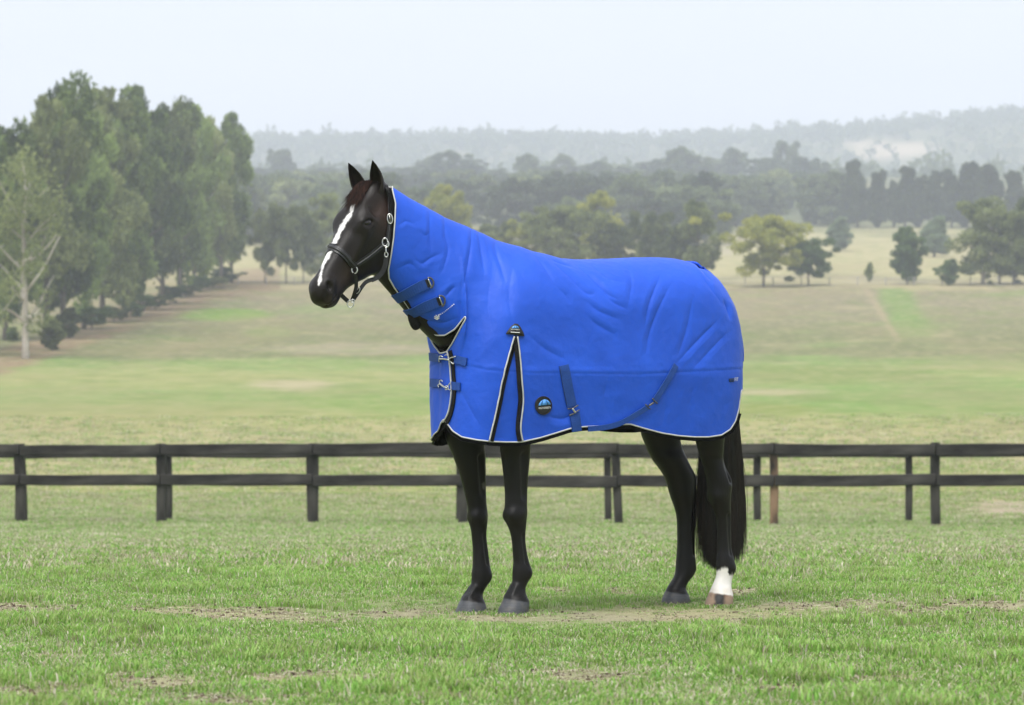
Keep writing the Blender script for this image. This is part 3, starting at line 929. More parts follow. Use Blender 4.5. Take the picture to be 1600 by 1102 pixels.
def clip_mesh(V, T, g, extra=None):
    """keep the part of a triangle mesh where g < 0; returns verts, tris, and the cut edges"""
    V = np.asarray(V); ins = g < 0
    k = ins[T].sum(1)
    keep = T[k == 3]
    newv, cut, tris, edges = [], {}, [], []
    def xp(i, j):
        key = (i, j) if i < j else (j, i)
        if key not in cut:
            t = g[key[0]] / (g[key[0]] - g[key[1]])
            cut[key] = len(V) + len(newv)
            newv.append(V[key[0]] * (1 - t) + V[key[1]] * t)
        return cut[key]
    for t in T[(k == 1) | (k == 2)]:
        for r in range(3):
            a, b, c = int(t[r]), int(t[(r + 1) % 3]), int(t[(r + 2) % 3])
            if ins[a] and not ins[b] and not ins[c]:
                p, q = xp(a, b), xp(a, c)
                tris.append((a, p, q)); edges.append((p, q)); break
            if ins[a] and ins[b] and not ins[c]:
                p, q = xp(b, c), xp(a, c)
                tris.append((a, b, p)); tris.append((a, p, q)); edges.append((p, q)); break
    T2 = np.vstack([keep, np.array(tris, np.int64).reshape(-1, 3)])
    V2 = np.vstack([V, np.array(newv).reshape(-1, 3)])
    used = np.unique(T2)
    mp = np.full(len(V2), -1); mp[used] = np.arange(len(used))
    return V2[used], mp[T2], mp[np.array(edges, np.int64).reshape(-1, 2)]

def chains(E):
    """join cut edges into polylines of vertex indices"""
    nb = {}
    for a, b in E:
        if a == b: continue
        nb.setdefault(int(a), []).append(int(b)); nb.setdefault(int(b), []).append(int(a))
    seen, out = set(), []
    ends = [v for v in nb if len(nb[v]) == 1] + list(nb)
    for s in ends:
        if s in seen: continue
        ch = [s]; seen.add(s)
        while True:
            nx = [v for v in nb[ch[-1]] if v not in seen]
            if not nx: break
            ch.append(nx[0]); seen.add(nx[0])
        closed = len(ch) > 2 and ch[0] in nb[ch[-1]]
        out.append((ch, closed))
    return out
# ------------------------------------------------------------------ the horse
DEL = math.radians(12.0)                                   # head turned a little further to the camera
HF = np.array([-math.cos(DEL), math.sin(DEL), 0]); HLL = np.array([math.sin(DEL), math.cos(DEL), 0])
PIT = math.radians(59.4)
HE = HF * math.cos(PIT) - HZ * math.sin(PIT)               # down the face
HQ = -HF * math.sin(PIT) - HZ * math.cos(PIT)              # from face to jaw
HO = hp(567, 285, 0.0)
E1 = -.73 * HE + .68 * HQ; E2 = .68 * HE + .73 * HQ          # long and short axis of the eye
def head(s, d, l): return HO + HE * s + HQ * d + HLL * l

# rows of (y, left x, right x) along each leg in the photograph
LEGS = {
 'rf': (-.105, [(560, 690, 790), (600, 684, 782), (640, 684, 772), (670, 692, 760), (686, 697, 757), (718, 710, 758.5), (747, 720, 759), (776, 727, 759.5), (791, 730.5, 760.5), (803, 732, 762), (811, 733, 762), (822.6, 734.6, 761), (834, 736.6, 760), (849, 738, 761), (863, 738.7, 763), (883.6, 738.4, 765.5), (898, 737, 768), (907, 736.8, 767), (915.5, 735, 761), (924, 731, 756), (932, 724, 754), (938, 719.5, 756), (944, 716.5, 758.5), (952, 713, 760), (964, 709, 760.5)]),
 'lf': (.105, [(560, 770, 850), (600, 768, 846), (640, 772, 839), (670, 777, 833), (692, 780, 829), (718, 783.7, 827.5), (747, 787, 825), (776, 789, 823.7), (791, 788.8, 823.6), (801, 788.4, 824), (811, 790, 823), (822.6, 793.6, 822), (834, 797.5, 821), (849, 800, 821.4), (863, 801, 823.4), (878, 802, 826.6), (892, 800.8, 830.7), (901, 800.6, 830), (910, 800, 825), (918, 796.7, 821.6), (927, 791.8, 821.6), (934, 787.5, 824), (939, 785.5, 826.5), (950, 780, 826.3), (966, 774.5, 823.5)]),
 'rh': (-.115, [(520, 985, 1095), (560, 980, 1095), (600, 982, 1088), (640, 990, 1072), (676, 1001.5, 1062), (700, 1010, 1066), (718, 1019, 1074), (730, 1028, 1080), (742, 1036, 1086), (754, 1041, 1088), (766, 1044.5, 1088), (778, 1048, 1087.5), (790, 1052.5, 1087), (804.6, 1056.4, 1087), (819.6, 1057.8, 1086.5), (849.5, 1058, 1086), (867.5, 1057, 1086.3), (879.4, 1056, 1087.3), (891, 1055.2, 1086.8), (899, 1053.5, 1084), (909, 1048, 1076), (919, 1042, 1072), (925, 1039, 1073.5), (930, 1037, 1076), (937, 1034.5, 1078), (947, 1033, 1077.5)]),
 'lh': (.115, [(520, 1040, 1105), (560, 1045, 1122), (600, 1058, 1132), (640, 1074, 1135), (685, 1086, 1132), (700, 1089.5, 1131), (718, 1095, 1130.5), (730, 1099, 1134), (742, 1102, 1140), (752, 1103.5, 1143.5), (760, 1104.3, 1144), (772, 1105.7, 1142.5), (784, 1108.7, 1141.8), (796, 1114, 1141.8), (807.6, 1117.7, 1142), (834.5, 1120.5, 1142.3), (855.5, 1121, 1143), (873.5, 1119.5, 1147), (885, 1118.6, 1149.4), (894, 1119.3, 1148), (903, 1118, 1144.5), (912, 1114, 1143), (922, 1110, 1143), (929, 1107, 1145), (939, 1103, 1145.5), (952, 1100, 1144.5)]),
}
def build_body():
    F = Field((-1.50, -.40, -.02), (.95, .46, 2.02), .006)
    ax = np.array([1.0, 0, 0]); la = np.array([0, 1.0, 0])
    # trunk: slices across the spine (px, top row, bottom row, half width)
    tr = [(708, 520, 600, .03), (714, 500, 640, .13), (730, 470, 668, .19), (760, 425, 665, .225), (800, 404, 655, .24), (850, 412, 645, .265), (920, 418, 635, .285),
          (980, 416, 628, .285), (1030, 414, 622, .27), (1070, 424, 610, .245), (1095, 448, 600, .20), (1110, 480, 590, .13), (1117, 510, 560, .03)]
    st = []
    for px, t, b, w in tr:
        P, Q = hp(px, t), hp(px, b)
        st.append((P[0], (P[2] + Q[2]) / 2, 0, (P[2] - Q[2]) / 2, w))
    F.loft((0, 0, 0), ax, HZ, la, st, n=2.3, k=.05)
    # neck
    o = hp(610, 372); e2 = hp(745, 474) - o
    Ln = np.linalg.norm(e2); e = e2 / Ln; q = np.cross(e, la)
    if q[2] < 0: q = -q
    F.loft(o, e, q, la, [(-.22, -.01, 0, .085, .075), (-.12, -.008, 0, .128, .083), (0, -.012, 0, .165, .082), (Ln * .35, -.016, 0, .203, .094), (Ln * .7, -.01, 0, .25, .125), (Ln, 0, 0, .27, .18), (Ln + .15, 0, 0, .2, .19)], n=2.1, k=.06)
    # legs
    for key, (lo, rows) in LEGS.items():
        st = []
        for j, (y, xl, xr) in enumerate(rows):
            hoof = j >= len(rows) - (4 if key in ('rf', 'lf') else 4)
            rho = 1.0 if hoof else (.80 if y > 690 else .9)
            lat = lo * (1.0 if y > 700 else 1.12)
            P = hp((xl + xr) / 2, y, lat)
            hw = (xr - xl) / 2 / px_per_m(P)
            a = hw / math.sqrt(math.cos(TH) ** 2 + (rho * math.sin(TH)) ** 2)
            st.append((P[2], P[0], P[1], a, a * rho))
        st = st[::-1]
        F.loft((0, 0, 0), HZ, ax, la, st, n=2.15, k=.04)
    # joints, tendons and muscle
    def lp(px, y, lat, out=0.0): 
        p = hp(px, y, lat); return p + np.array([0, out, 0])
    for key, dx in (('rf', 0), ('lf', 62)):
        lo = LEGS[key][0]
        for sgn in (1, -1):
            sd = lambda px, y, o: lp(px, y, lo, sgn * o)
            if key == 'rf':
                F.cone(sd(752, 836, .026), sd(757, 880, .026), .004, .005, k=.02, op='sub')
                F.cone(sd(741, 715, .052), sd(748, 770, .040), .008, .006, k=.03, op='sub')
                F.ell(sd(743, 808, .030), np.eye(3), (.024, .010, .022), k=.03)
                F.ell(sd(760, 900, .016), np.eye(3), (.016, .014, .016), k=.015)
                F.cone(sd(738, 918, .024), sd(728, 934, .028), .007, .006, k=.012)
            else:
                F.cone(sd(813, 836, .026), sd(818, 880, .026), .004, .005, k=.02, op='sub')
                F.cone(sd(808, 712, .055), sd(812, 775, .042), .008, .006, k=.03, op='sub')
                F.ell(sd(800, 806, .032), np.eye(3), (.026, .010, .024), k=.03)
                F.ell(sd(823, 896, .016), np.eye(3), (.016, .014, .016), k=.015)
                F.cone(sd(803, 916, .024), sd(795, 932, .028), .007, .006, k=.012)
    for sgn in (1, -1):
        lo = LEGS['lh'][0]; sd = lambda px, y, o: lp(px, y, lo, sgn * o)
        F.cone(sd(1133, 806, .026), sd(1137, 866, .026), .004, .005, k=.02, op='sub')
        F.cone(sd(1128, 722, .04), sd(1133, 752, .03), .010, .008, k=.018, op='sub')
        F.ell(sd(1118, 776, .030), np.eye(3), (.026, .014, .028), k=.02)
        F.ell(sd(1141, 888, .016), np.eye(3), (.016, .014, .016), k=.015)
        lo = LEGS['rh'][0]; sd = lambda px, y, o: lp(px, y, lo, sgn * o)
        F.cone(sd(1078, 800, .026), sd(1079, 866, .026), .004, .005, k=.02, op='sub')
        F.ell(sd(1064, 770, .034), np.eye(3), (.028, .014, .028), k=.02)
        F.ell(sd(1079, 888, .016), np.eye(3), (.016, .014, .016), k=.015)
    # head
    sk = [(-.06, .075, 0, .02, .03), (-.035, .078, 0, .05, .055), (0, .078, 0, .066, .068), (.05, .084, 0, .078, .078), (.10, .09, 0, .088, .087), (.16, .092, 0, .094, .093), (.21, .092, 0, .094, .094),
          (.27, .088, 0, .088, .082), (.33, .08, 0, .08, .066), (.40, .072, 0, .074, .055), (.46, .065, 0, .069, .05), (.51, .058, 0, .068, .051), (.545, .055, 0, .064, .05), (.575, .056, 0, .052, .043), (.595, .058, 0, .034, .032), (.605, .06, 0, .012, .012)]
    F.loft(HO, HE, HQ, HLL, sk, n=2.5, k=.03)
    F.loft(HO, HE, HQ, HLL, [(.20, .155, 0, .085, .050), (.30, .158, 0, .088, .046), (.36, .146, 0, .076, .042), (.42, .120, 0, .062, .039), (.47, .103, 0, .048, .038), (.52, .093, 0, .038, .037), (.55, .09, 0, .03, .03)], n=2.2, k=.03)   # jaw
    for s in (-1, 1):
        F.ell(head(.235, .162, s * .044), [HE, HQ, HLL], (.125, .100, .036), k=.045)       # jowl
        F.ell(head(.180, .040, s * .076), [HE, HQ, HLL], (.048, .032, .026), k=.05)        # brow
        F.cone(head(.23, .068, s * .083), head(.36, .085, s * .056), .013, .008, k=.03)    # cheek crest
        F.ell(head(.525, .034, s * .042), [HE, HQ, HLL], (.040, .032, .022), k=.02)        # nostril wing
        F.ell(head(.560, .060, s * .03), [HE, HQ, HLL], (.034, .034, .026), k=.02)         # lip
    F.ell(head(.548, .108, 0), [HE, HQ, HLL], (.038, .028, .034), k=.02)                   # chin
    F.ell(head(.575, .088, 0), [HE, HQ, HLL], (.026, .022, .034), k=.015)                  # lower lip
    for s in (-1, 1):
        n1 = (HE * .55 + HQ * -.25 + HLL * s * .8); n1 /= np.linalg.norm(n1)
        F.ell(head(.532, .030, s * .062), [HE * .8 + HQ * .6, HQ * .8 - HE * .6, HLL], (.024, .0125, .018), k=.008, op='sub')
        F.ell(head(.190, .047, s * .104), [E1, E2, HLL], (.028, .017, .012), k=.008, op='sub')   # eye socket
        ec = head(.190, .047, s * .097)
        F.cone(ec - E1 * .028 - E2 * .012, ec + E1 * .004 - E2 * .0185, .0045, .006, k=.012)      # upper lid
        F.cone(ec + E1 * .004 - E2 * .0185, ec + E1 * .030 - E2 * .004, .006, .004, k=.012)
        F.cone(ec - E1 * .026 + E2 * .012, ec + E1 * .026 + E2 * .012, .004, .004, k=.012)        # lower lid
        F.cone(head(.597, .083, s * .02), head(.535, .088, s * .056), .0055, .005, k=.006, op='sub')   # mouth
        F.ell(head(.10, .055, s * .092), [HE, HQ, HLL], (.035, .022, .012), k=.03, op='sub')     # hollow above the eye
    V, Fq = F.mesh()
    V = relax(V, Fq, 2, .45)
    return V, outward(V, Fq)
_bV, _bF = build_body()

def horse_material():
    m = material('dark_bay_coat', (.012, .009, .008), .42, .25)
    N, L = m.node_tree.nodes, m.node_tree.links
    b = N['Principled BSDF']
    at = N.new('ShaderNodeVertexColor'); at.layer_name = 'coat'
    tc = N.new('ShaderNodeTexCoord')
    nz = N.new('ShaderNodeTexNoise'); nz.inputs['Scale'].default_value = 9; nz.inputs['Detail'].default_value = 5
    L.new(tc.outputs['Object'], nz.inputs['Vector'])
    mr = N.new('ShaderNodeMapRange'); mr.inputs['To Min'].default_value = .75; mr.inputs['To Max'].default_value = 1.3
    L.new(nz.outputs['Fac'], mr.inputs['Value'])
    vm = N.new('ShaderNodeVectorMath'); vm.operation = 'SCALE'
    L.new(at.outputs['Color'], vm.inputs[0]); L.new(mr.outputs['Result'], vm.inputs['Scale'])
    L.new(vm.outputs['Vector'], b.inputs['Base Color'])
    hz = N.new('ShaderNodeTexNoise'); hz.inputs['Scale'].default_value = 260; hz.inputs['Detail'].default_value = 2
    mp = N.new('ShaderNodeMapping'); mp.inputs['Scale'].default_value = (1, 1, .25)
    L.new(tc.outputs['Object'], mp.inputs['Vector']); L.new(mp.outputs['Vector'], hz.inputs['Vector'])
    bp = N.new('ShaderNodeBump'); bp.inputs['Strength'].default_value = .45; bp.inputs['Distance'].default_value = .003
    L.new(hz.outputs['Fac'], bp.inputs['Height']); L.new(bp.outputs['Normal'], b.inputs['Normal'])
    b.inputs['Sheen Weight'].default_value = 0.0
    b.inputs['Sheen Roughness'].default_value = .4
    return m
coat_mat = horse_material()

def build_horse():
    base = to_world(np.array([0, 0, 0.0])); base[2] = float(ground_z(base[0], base[1]))
    root = empty('horse', base)
    tag(root, 'black horse with white face stripe and one white hind sock wearing a rug', 'horse')
    W = to_world(_bV)
    Fw = _bF[:, ::-1].copy()          # the horse frame is left-handed
    me = mesh_np('body', W - base, Fw)
    N = vnormals(W, Fw)
    px, py = to_pix(_bV)
    view = W - EYEP; view /= np.linalg.norm(view, axis=1, keepdims=True)
    facing = -(N * view).sum(1)
    C = np.tile(np.array([.0052, .0042, .0038]), (len(W), 1))
    z = _bV[:, 2]
    def blend(m, c):
        nonlocal C
        m = np.clip(m, 0, 1)[:, None]
        C = C * (1 - m) + np.array(c) * m
    hd = (_bV - HO)
    s_, d_, l_ = hd @ HE, hd @ HQ, hd @ HLL
    ishead = (s_ > -.06) & (s_ < .64) & (d_ > -.05) & (d_ < .32) & (np.abs(l_) < .14)
    nz = np.array([mnoise.noise(Vector(p * 40)) for p in _bV])
    nzf = np.array([mnoise.noise(Vector((p[0] * 170, p[1] * 170, p[2] * 60))) for p in _bV])
    blend(ishead * .8, (.0105, .0078, .0066))
    # warmer brown behind the cheek, the throat and inside the upper legs
    blend(ishead * (1 - sstep(.0, .14, np.hypot(s_ - .10, d_ - .13))) * .8, (.035, .018, .012))
    blend(ishead * (1 - sstep(.0, .10, np.hypot((s_ - .44) * .8, d_ - .10))) * .7, (.030, .018, .012))
    blend(ishead * (1 - sstep(.02, .05, np.hypot(s_ - .585, d_ - .085))) * .8, (.035, .025, .02))
    # white stripe down the face
    bl = [(548.6, 320), (546, 331), (540, 339), (531.5, 353), (524, 367), (518.5, 381), (512, 392), (505.5, 402), (502.5, 416), (499.5, 430), (496.8, 445), (498.6, 447), (501.2, 438),
          (503.8, 425), (506.8, 415), (513.5, 404), (518.5, 396), (525.5, 382), (531.5, 368), (538.5, 354), (548, 339), (552, 330), (554.6, 320)]
    sd = poly_sd(px, py, bl)
    blend((1 - sstep(-1.4, 1.3, sd + nz * 1.4 + nzf * 1.5)) * (.93 + .1 * nzf) * (ishead & (facing > .05) & (d_ < .08)), (.74, .725, .71))
    # hooves, sock, scar
    for key, (lo, rows) in LEGS.items():
        yc = {'rf': 939.5, 'lf': 936.5, 'rh': 926, 'lh': 927}[key]
        x0, x1 = rows[-1][1] - 12, rows[-1][2] + 12
        zc = hp((x0 + x1) / 2, yc, lo)[2]
        zb = hp((x0 + x1) / 2, rows[-1][0], lo)[2]
        leg = (px > x0) & (px < x1) & (z < .45) & (np.abs(_bV[:, 1] - lo) < .11)
        hoof = leg * (1 - sstep(-.003, .005, z - zc + .16 * (px - (x0 + x1) / 2 + 4) / 350 - nz * .003))
        if key == 'lh':
            zs = hp(1130, 893, lo)[2]
            top = zs + .018 * np.sin((px - 1118) / 9.0) - .02 * (px > 1138)
            blend(leg * (1 - sstep(-.008, .008, z - top - nz * .008 - nzf * .008)), (.72, .69, .65))
            blend(leg * (1 - sstep(.0, .03, np.abs(z - zc - .012))) * (.25 + .35 * nz), (.45, .38, .30))
            blend(hoof, (.27, .19, .135))
            dark = (1 - sstep(.6, 1.2, np.abs(px - 1124 - (py - 940) * -.2) / 9 + nz * .3))
            blend(hoof * dark, (.028, .026, .026))
            blend(hoof * (1 - sstep(0, .012, np.abs(z - zc + .01))) * .5 * (nz > 0), (.16, .08, .05))
        else:
            ringn = .5 + .5 * np.sin((z - .25 * nz * .02) * 520)
            blend(hoof, (.052, .055, .062)); blend(hoof * ringn * .4, (.085, .088, .096))
            blend(hoof * (1 - sstep(0, .035, z - zb + nz * .012)) * .7, (.15, .13, .105))
            blend(hoof * sstep(.1, .5, nz) * .5, (.10, .09, .08))
    sc = poly_sd(px, py, [(753, 756), (757, 753), (759, 760), (757, 766), (754, 764)])
    blend((1 - sstep(-1, 1, sc)) * (facing > .1) * (_bV[:, 1] < 0), (.09, .085, .08))
    ca = me.color_attributes.new('coat', 'FLOAT_COLOR', 'POINT')
    ca.data.foreach_set('color', np.concatenate([C, np.ones((len(C), 1))], 1).astype(np.float32).ravel())
    body = obj('body', me, coat_mat, root)
    bvh = BVHTree.FromPolygons([tuple(p) for p in W], [tuple(f) for f in Fw])
    # ---- eyes
    eye_m = material('eye', (.008, .005, .004), .06, .55)
    for s in (-1, 1):
        bm = bmesh.new(); bmesh.ops.create_uvsphere(bm, u_segments=24, v_segments=16, radius=1)
        c = head(.190, .047, s * .0885)
        for v in bm.verts:
            p = c + E1 * v.co.x * .027 + E2 * v.co.y * .0172 + HLL * v.co.z * .0182
            v.co = Vector(to_world(p) - base)
        bmesh.ops.recalc_face_normals(bm, faces=bm.faces)
        me = bpy.data.meshes.new('eye'); bm.to_mesh(me); bm.free()
        for p in me.polygons: p.use_smooth = True
        obj('eye', me, eye_m, root)
    # ---- ears: cupped leaves
    ear_m = noisy(material('ear_coat', (.012, .009, .008), .55, .3), (.010, .008, .007), (.022, .015, .012), 30, 3)
    for s in (-1, 1):
        b0 = head(.012, .050, s * .056)
        up = HZ * .128 + HF * .045 + HLL * s * .012
        opn = HF * .85 + HLL * (.35 if s > 0 else .75); opn /= np.linalg.norm(opn)
        tdir = up / np.linalg.norm(up)
        opn = opn - tdir * (opn @ tdir); opn /= np.linalg.norm(opn)
        sid = np.cross(tdir, opn)
        nt, na = 22, 17
        vs, fs = [], []
        for shell in (0, 1):
            for i in range(nt):
                t = i / (nt - 1)
                w = np.interp(t, [0, .12, .35, .6, .85, 1], [.024, .030, .034, .027, .013, .0015])
                arc = np.interp(t, [0, .1, .3, .7, 1], [3.0, 2.6, 2.1, 1.8, 1.6])
                c = b0 + up * (t * 1.14 - .12) - opn * (.010 * math.sin(t * 3)) + sid * s * -.012 * t * t + opn * .018 * t * t
                rr = w - shell * min(.005, w * .5)
                for j in range(na):
                    a = (j / (na - 1) * 2 - 1) * arc
                    vs.append(c - opn * math.cos(a) * rr * .75 + sid * math.sin(a) * rr)
        for shell in (0, 1):
            o_ = shell * nt * na
            for i in range(nt - 1):
                for j in range(na - 1):
                    q = [o_ + i * na + j, o_ + i * na + j + 1, o_ + (i + 1) * na + j + 1, o_ + (i + 1) * na + j]
                    fs.append(q if shell else q[::-1])
        for i in range(nt - 1):
            for j in (0, na - 1):
                fs.append([i * na + j, (i + 1) * na + j, nt * na + (i + 1) * na + j, nt * na + i * na + j])
        b = MB(); b.v = [tuple(to_world(p) - base) for p in vs]; b.f = fs
        b.build('ear', ear_m, root, smooth=True)
    # ---- hair: forelock and tail as many fine locks
    def locks(name, strands, mat):
        vs, fs = [], []
        for pts, w in strands:
            pts = np.asarray(pts); m = len(pts)
            for sdir in (0, 1):
                b_ = len(vs)
                for i in range(m):
                    t = pts[min(i + 1, m - 1)] - pts[max(i - 1, 0)]
                    t = t / (np.linalg.norm(t) + 1e-9)
                    x = np.cross(t, np.array([.3, -1, .1]) if sdir == 0 else np.array([1, .2, .1])); x /= np.linalg.norm(x) + 1e-9
                    ww = w * (1 - (i / (m - 1)) ** 2 * .85) * .5
                    vs += [pts[i] - x * ww, pts[i] + x * ww]
                for i in range(m - 1):
                    fs.append((b_ + 2 * i, b_ + 2 * i + 1, b_ + 2 * i + 3, b_ + 2 * i + 2))
        me = mesh_np(name, np.array(vs) - base, np.array(fs))
        return obj(name, me, mat, root)
    r = np.random.default_rng(5)
    hair_m = noisy(material('forelock_hair', (.03, .014, .01), .5, .3), (.012, .008, .007), (.062, .026, .018), 90, 3, stretch=(1, 1, .12), lo=.35, hi=.65)
    S = []
    for i in range(330):
        l0 = r.uniform(-.040, .045); s0 = r.uniform(-.02, .035)
        ln = r.uniform(.07, .15) * (1 - 4 * abs(l0 - .0) ** 1.2)
        sw = -.010 + r.normal(0, .022) + l0 * .2
        P = []
        for t in np.linspace(0, 1, 8):
            lift = .020 * math.sin(min(t * 2.2, 1.57)) * (1 - .25 * t) + r.uniform(0, .008) * t
            P.append(to_world(head(s0 + ln * t, .012 - lift, l0 * (1 - .1 * t) + sw * t * t)))
        S.append((P, r.uniform(.0012, .0035)))
    locks('forelock', S, hair_m)
    tail_m = noisy(material('tail_hair', (.011, .008, .007), .38, .45), (.008, .006, .0055), (.030, .019, .014), 45, 3, stretch=(1, 1, .08))
    S = []
    for i in range(2600):
        u = r.normal(0, .5); u = max(-1, min(1, u)); v = r.uniform(-1, 1)
        px0 = 1127 + u * 20
        end = 893 - abs(u) ** 1.5 * 34 * r.uniform(.3, 1.3) - r.exponential(9)
        pxb = 1126 + u * 35 + r.normal(0, 2.5)
        P = []
        for t in np.linspace(0, 1, 12):
            y = 560 + (end - 560) * t
            xx = px0 + (pxb - px0) * min(1, t * 1.35) ** 1.2 + 1.8 * math.sin(t * 7 + i) * t
            p = hp(xx, y, .0 + v * .05 * (1 - .3 * t))
            # keep the picture's outline but stand the hair behind the hocks
            back = .10
            w = to_world(p); vw = w - EYEP
            P.append(EYEP + vw * (1 + (back + .02 * v) / np.linalg.norm(vw)))
        S.append((P, r.uniform(.0025, .006)))
    locks('tail', S, tail_m)
    return root, bvh, base
horse, horse_bvh, horse_base = build_horse()
# ------------------------------------------------------------------ the blue rug
def build_rug_field():
    F = Field((-1.12, -.44, .70), (.98, .44, 1.98), .0055)
    # (px, top row, half width, height of the rounded top)
    tr = [(694, 560, .02, .10), (695.5, 548, .085, .12), (699, 530, .145, .14), (706, 508, .20, .18), (718, 478, .245, .22), (738, 440, .275, .27), (765, 402, .295, .32), (800, 390, .305, .34), (835, 396, .315, .33),
          (870, 406, .325, .31), (920, 405.5, .335, .29), (980, 403, .338, .28), (1025, 403, .335, .27), (1055, 408, .325, .27), (1080, 420, .305, .28), (1100, 440, .275, .28), (1114, 465, .235, .26),
          (1124, 492, .185, .22), (1130, 515, .13, .18), (1133.5, 535, .07, .14), (1134.5, 545, .02, .12)]
    A = np.array([hp(p[0], p[1])[0] for p in tr]); ZT = np.array([hp(p[0], p[1])[2] for p in tr])
    tw, tz, th = smooth_table(A, [p[2] for p in tr], 600), smooth_table(A, ZT, 600), smooth_table(A, [p[3] for p in tr], 600)
    def fn(X, Y, Z):
        w, zt, h = np.interp(X, *tw), np.interp(X, *tz), np.interp(X, *th)
        zc = zt - h
        up = np.maximum(Z - zc, 0) / h
        fl = 1 + .12 * np.clip(zc - Z, 0, .22) - .42 * np.clip(1.09 - Z, 0, .3)
        v = np.abs(Y) / (w * fl)
        rho = np.maximum((v ** 2.3 + up ** 2.3) ** (1 / 2.3), 1e-3)
        f = np.hypot(Y, np.maximum(Z - zc, 0)) * (1 - 1 / rho)
        return np.maximum(f, np.maximum(A[0] - X, X - A[-1]))
    F.put(fn, (A[0], -.40, .70), (A[-1], .40, 1.75), .05)
    la = np.array([0, 1.0, 0])
    o = hp(610, 366); e2 = hp(745, 474) - o
    Ln = np.linalg.norm(e2); e = e2 / Ln; q = np.cross(e, la)
    if q[2] < 0: q = -q
    F.loft(o, e, q, la, [(-.16, .020, 0, .152, .090), (0, .004, 0, .185, .104), (Ln * .35, .003, 0, .222, .122), (Ln * .7, .010, 0, .264, .172), (Ln, .012, 0, .285, .21), (Ln + .14, 0, 0, .2, .20)], n=2.1, k=.09)
    V, Q = F.mesh()
    V = relax(V, Q, 4, .5)
    T = np.vstack([Q[:, [0, 1, 2]], Q[:, [0, 2, 3]]])
    return V, outward(V - np.array([-.1, 0, 1.2]), T)

RUG_OUT = [(613, 297), (612, 150), (1400, 150), (1400, 600), (1158, 610), (1154, 640), (1149, 658), (1141, 671), (1127, 680), (1107, 683), (1085, 683), (1060, 681), (1035, 677), (1008, 670), (985, 663),
           (962, 663.5), (935, 666), (912, 667), (890, 670), (868, 677), (845, 684), (818, 690), (811, 691), (790, 691), (766, 690), (745, 687.5), (722, 683), (708, 674), (699, 662), (694, 655), (640, 655), (640, 530), (668, 519),
           (655, 503), (640, 483), (626, 463), (616, 449), (608, 435), (607, 422), (611, 400), (615, 372), (617, 345), (618, 318)]
RUG_V = [(655, 503), (672, 519), (683, 524), (695, 524), (710, 515), (720, 503), (729, 492), (727, 500), (718, 516), (706, 538), (698, 550), (690, 552), (672, 552), (640, 552)]
GUSSET = [(805, 524), (797, 548), (786, 590), (776, 640), (764, 691), (764, 720), (814, 720), (814, 691), (811, 672), (815, 640), (813, 600), (809, 555)]
# creases: (polyline, depth mm, width px, ridge on which side)
CREASES = [
 ([(671, 322), (672, 360), (674, 397)], 7, 4.5, 1), ([(694, 333), (696, 367), (700, 393), (690, 428)], 7, 4.5, 1), ([(737, 353), (736, 380), (730, 419), (723, 454)], 8.5, 4.5, 1),
 ([(747, 360), (753, 397), (757, 425)], 9, 5, -1), ([(774, 372), (775, 395), (784, 421), (789, 440)], 8, 4.5, 1), ([(718, 470), (722, 490), (720, 505)], 7, 5, 1),
 ([(696, 464), (703, 455), (711, 448)], 10, 5, -1), ([(624, 352), (634, 346), (646, 350)], 5, 4, 1), ([(655, 362), (665, 368), (672, 362)], 4, 4, -1), ([(646, 405), (660, 412), (672, 404), (690, 396)], 6, 5, 1),
 ([(622, 420), (640, 412), (652, 420)], 5, 5, -1), ([(863, 406), (878, 411), (893, 417)], 11, 4, -1), ([(831, 393), (853, 421), (868, 446)], 8, 6, -1), ([(863, 409), (890, 431), (916, 457), (929, 460)], 10, 5.5, -1),
 ([(897, 412), (926, 436), (951, 460), (972, 470)], 9, 5.5, -1), ([(926, 417), (951, 434), (976, 442)], 7, 4.5, -1), ([(936, 443), (956, 470), (980, 483)], 9, 5.5, -1), ([(916, 470), (938, 487), (968, 499)], 8, 5.5, -1),
 ([(916, 492), (936, 509), (961, 523)], 7, 5.5, -1), ([(1031, 432), (1014, 477), (1007, 517)], 9, 6, 1), ([(1046, 448), (1026, 490), (1014, 526), (1010, 553)], 10, 6, 1), ([(1082, 468), (1073, 516), (1060, 556)], 8, 6, 1),
 ([(1121, 502), (1092, 531), (1060, 565)], 9, 6, -1), ([(1137, 520), (1110, 548), (1085, 575)], 6, 6, -1), ([(829, 526), (853, 546), (882, 561)], 7, 6, -1), ([(980, 414), (987, 441), (981, 480)], 6, 6, 1),
 ([(868, 446), (885, 462), (893, 475)], 7, 6, -1), ([(852, 650), (880, 655), (900, 643)], 8, 7, 1), ([(800, 420), (795, 460), (800, 505)], 5, 8, 1), ([(765, 440), (762, 480), (770, 520)], 5, 8, 1), ([(742, 500), (740, 540), (730, 600)], 4, 8, 1),
 ([(720, 610), (735, 640), (752, 668)], 5, 8, -1), ([(1095, 430), (1112, 452), (1132, 478)], 6, 6, -1), ([(1085, 600), (1078, 635), (1080, 668)], 4, 9, 1), ([(1030, 590), (1040, 630), (1035, 668)], 4, 9, 1), ([(950, 590), (945, 625), (955, 655)], 4, 9, -1),
 ([(1086, 409), (1098, 421), (1112, 439)], 16, 4, 1), ([(1132, 470), (1138, 482), (1141, 498)], 14, 4, -1),
 ([(676, 560), (680, 610), (676, 660)], 5, 7, 1), ([(640, 500), (660, 500), (690, 505), (712, 498)], 6, 5, 1),
]
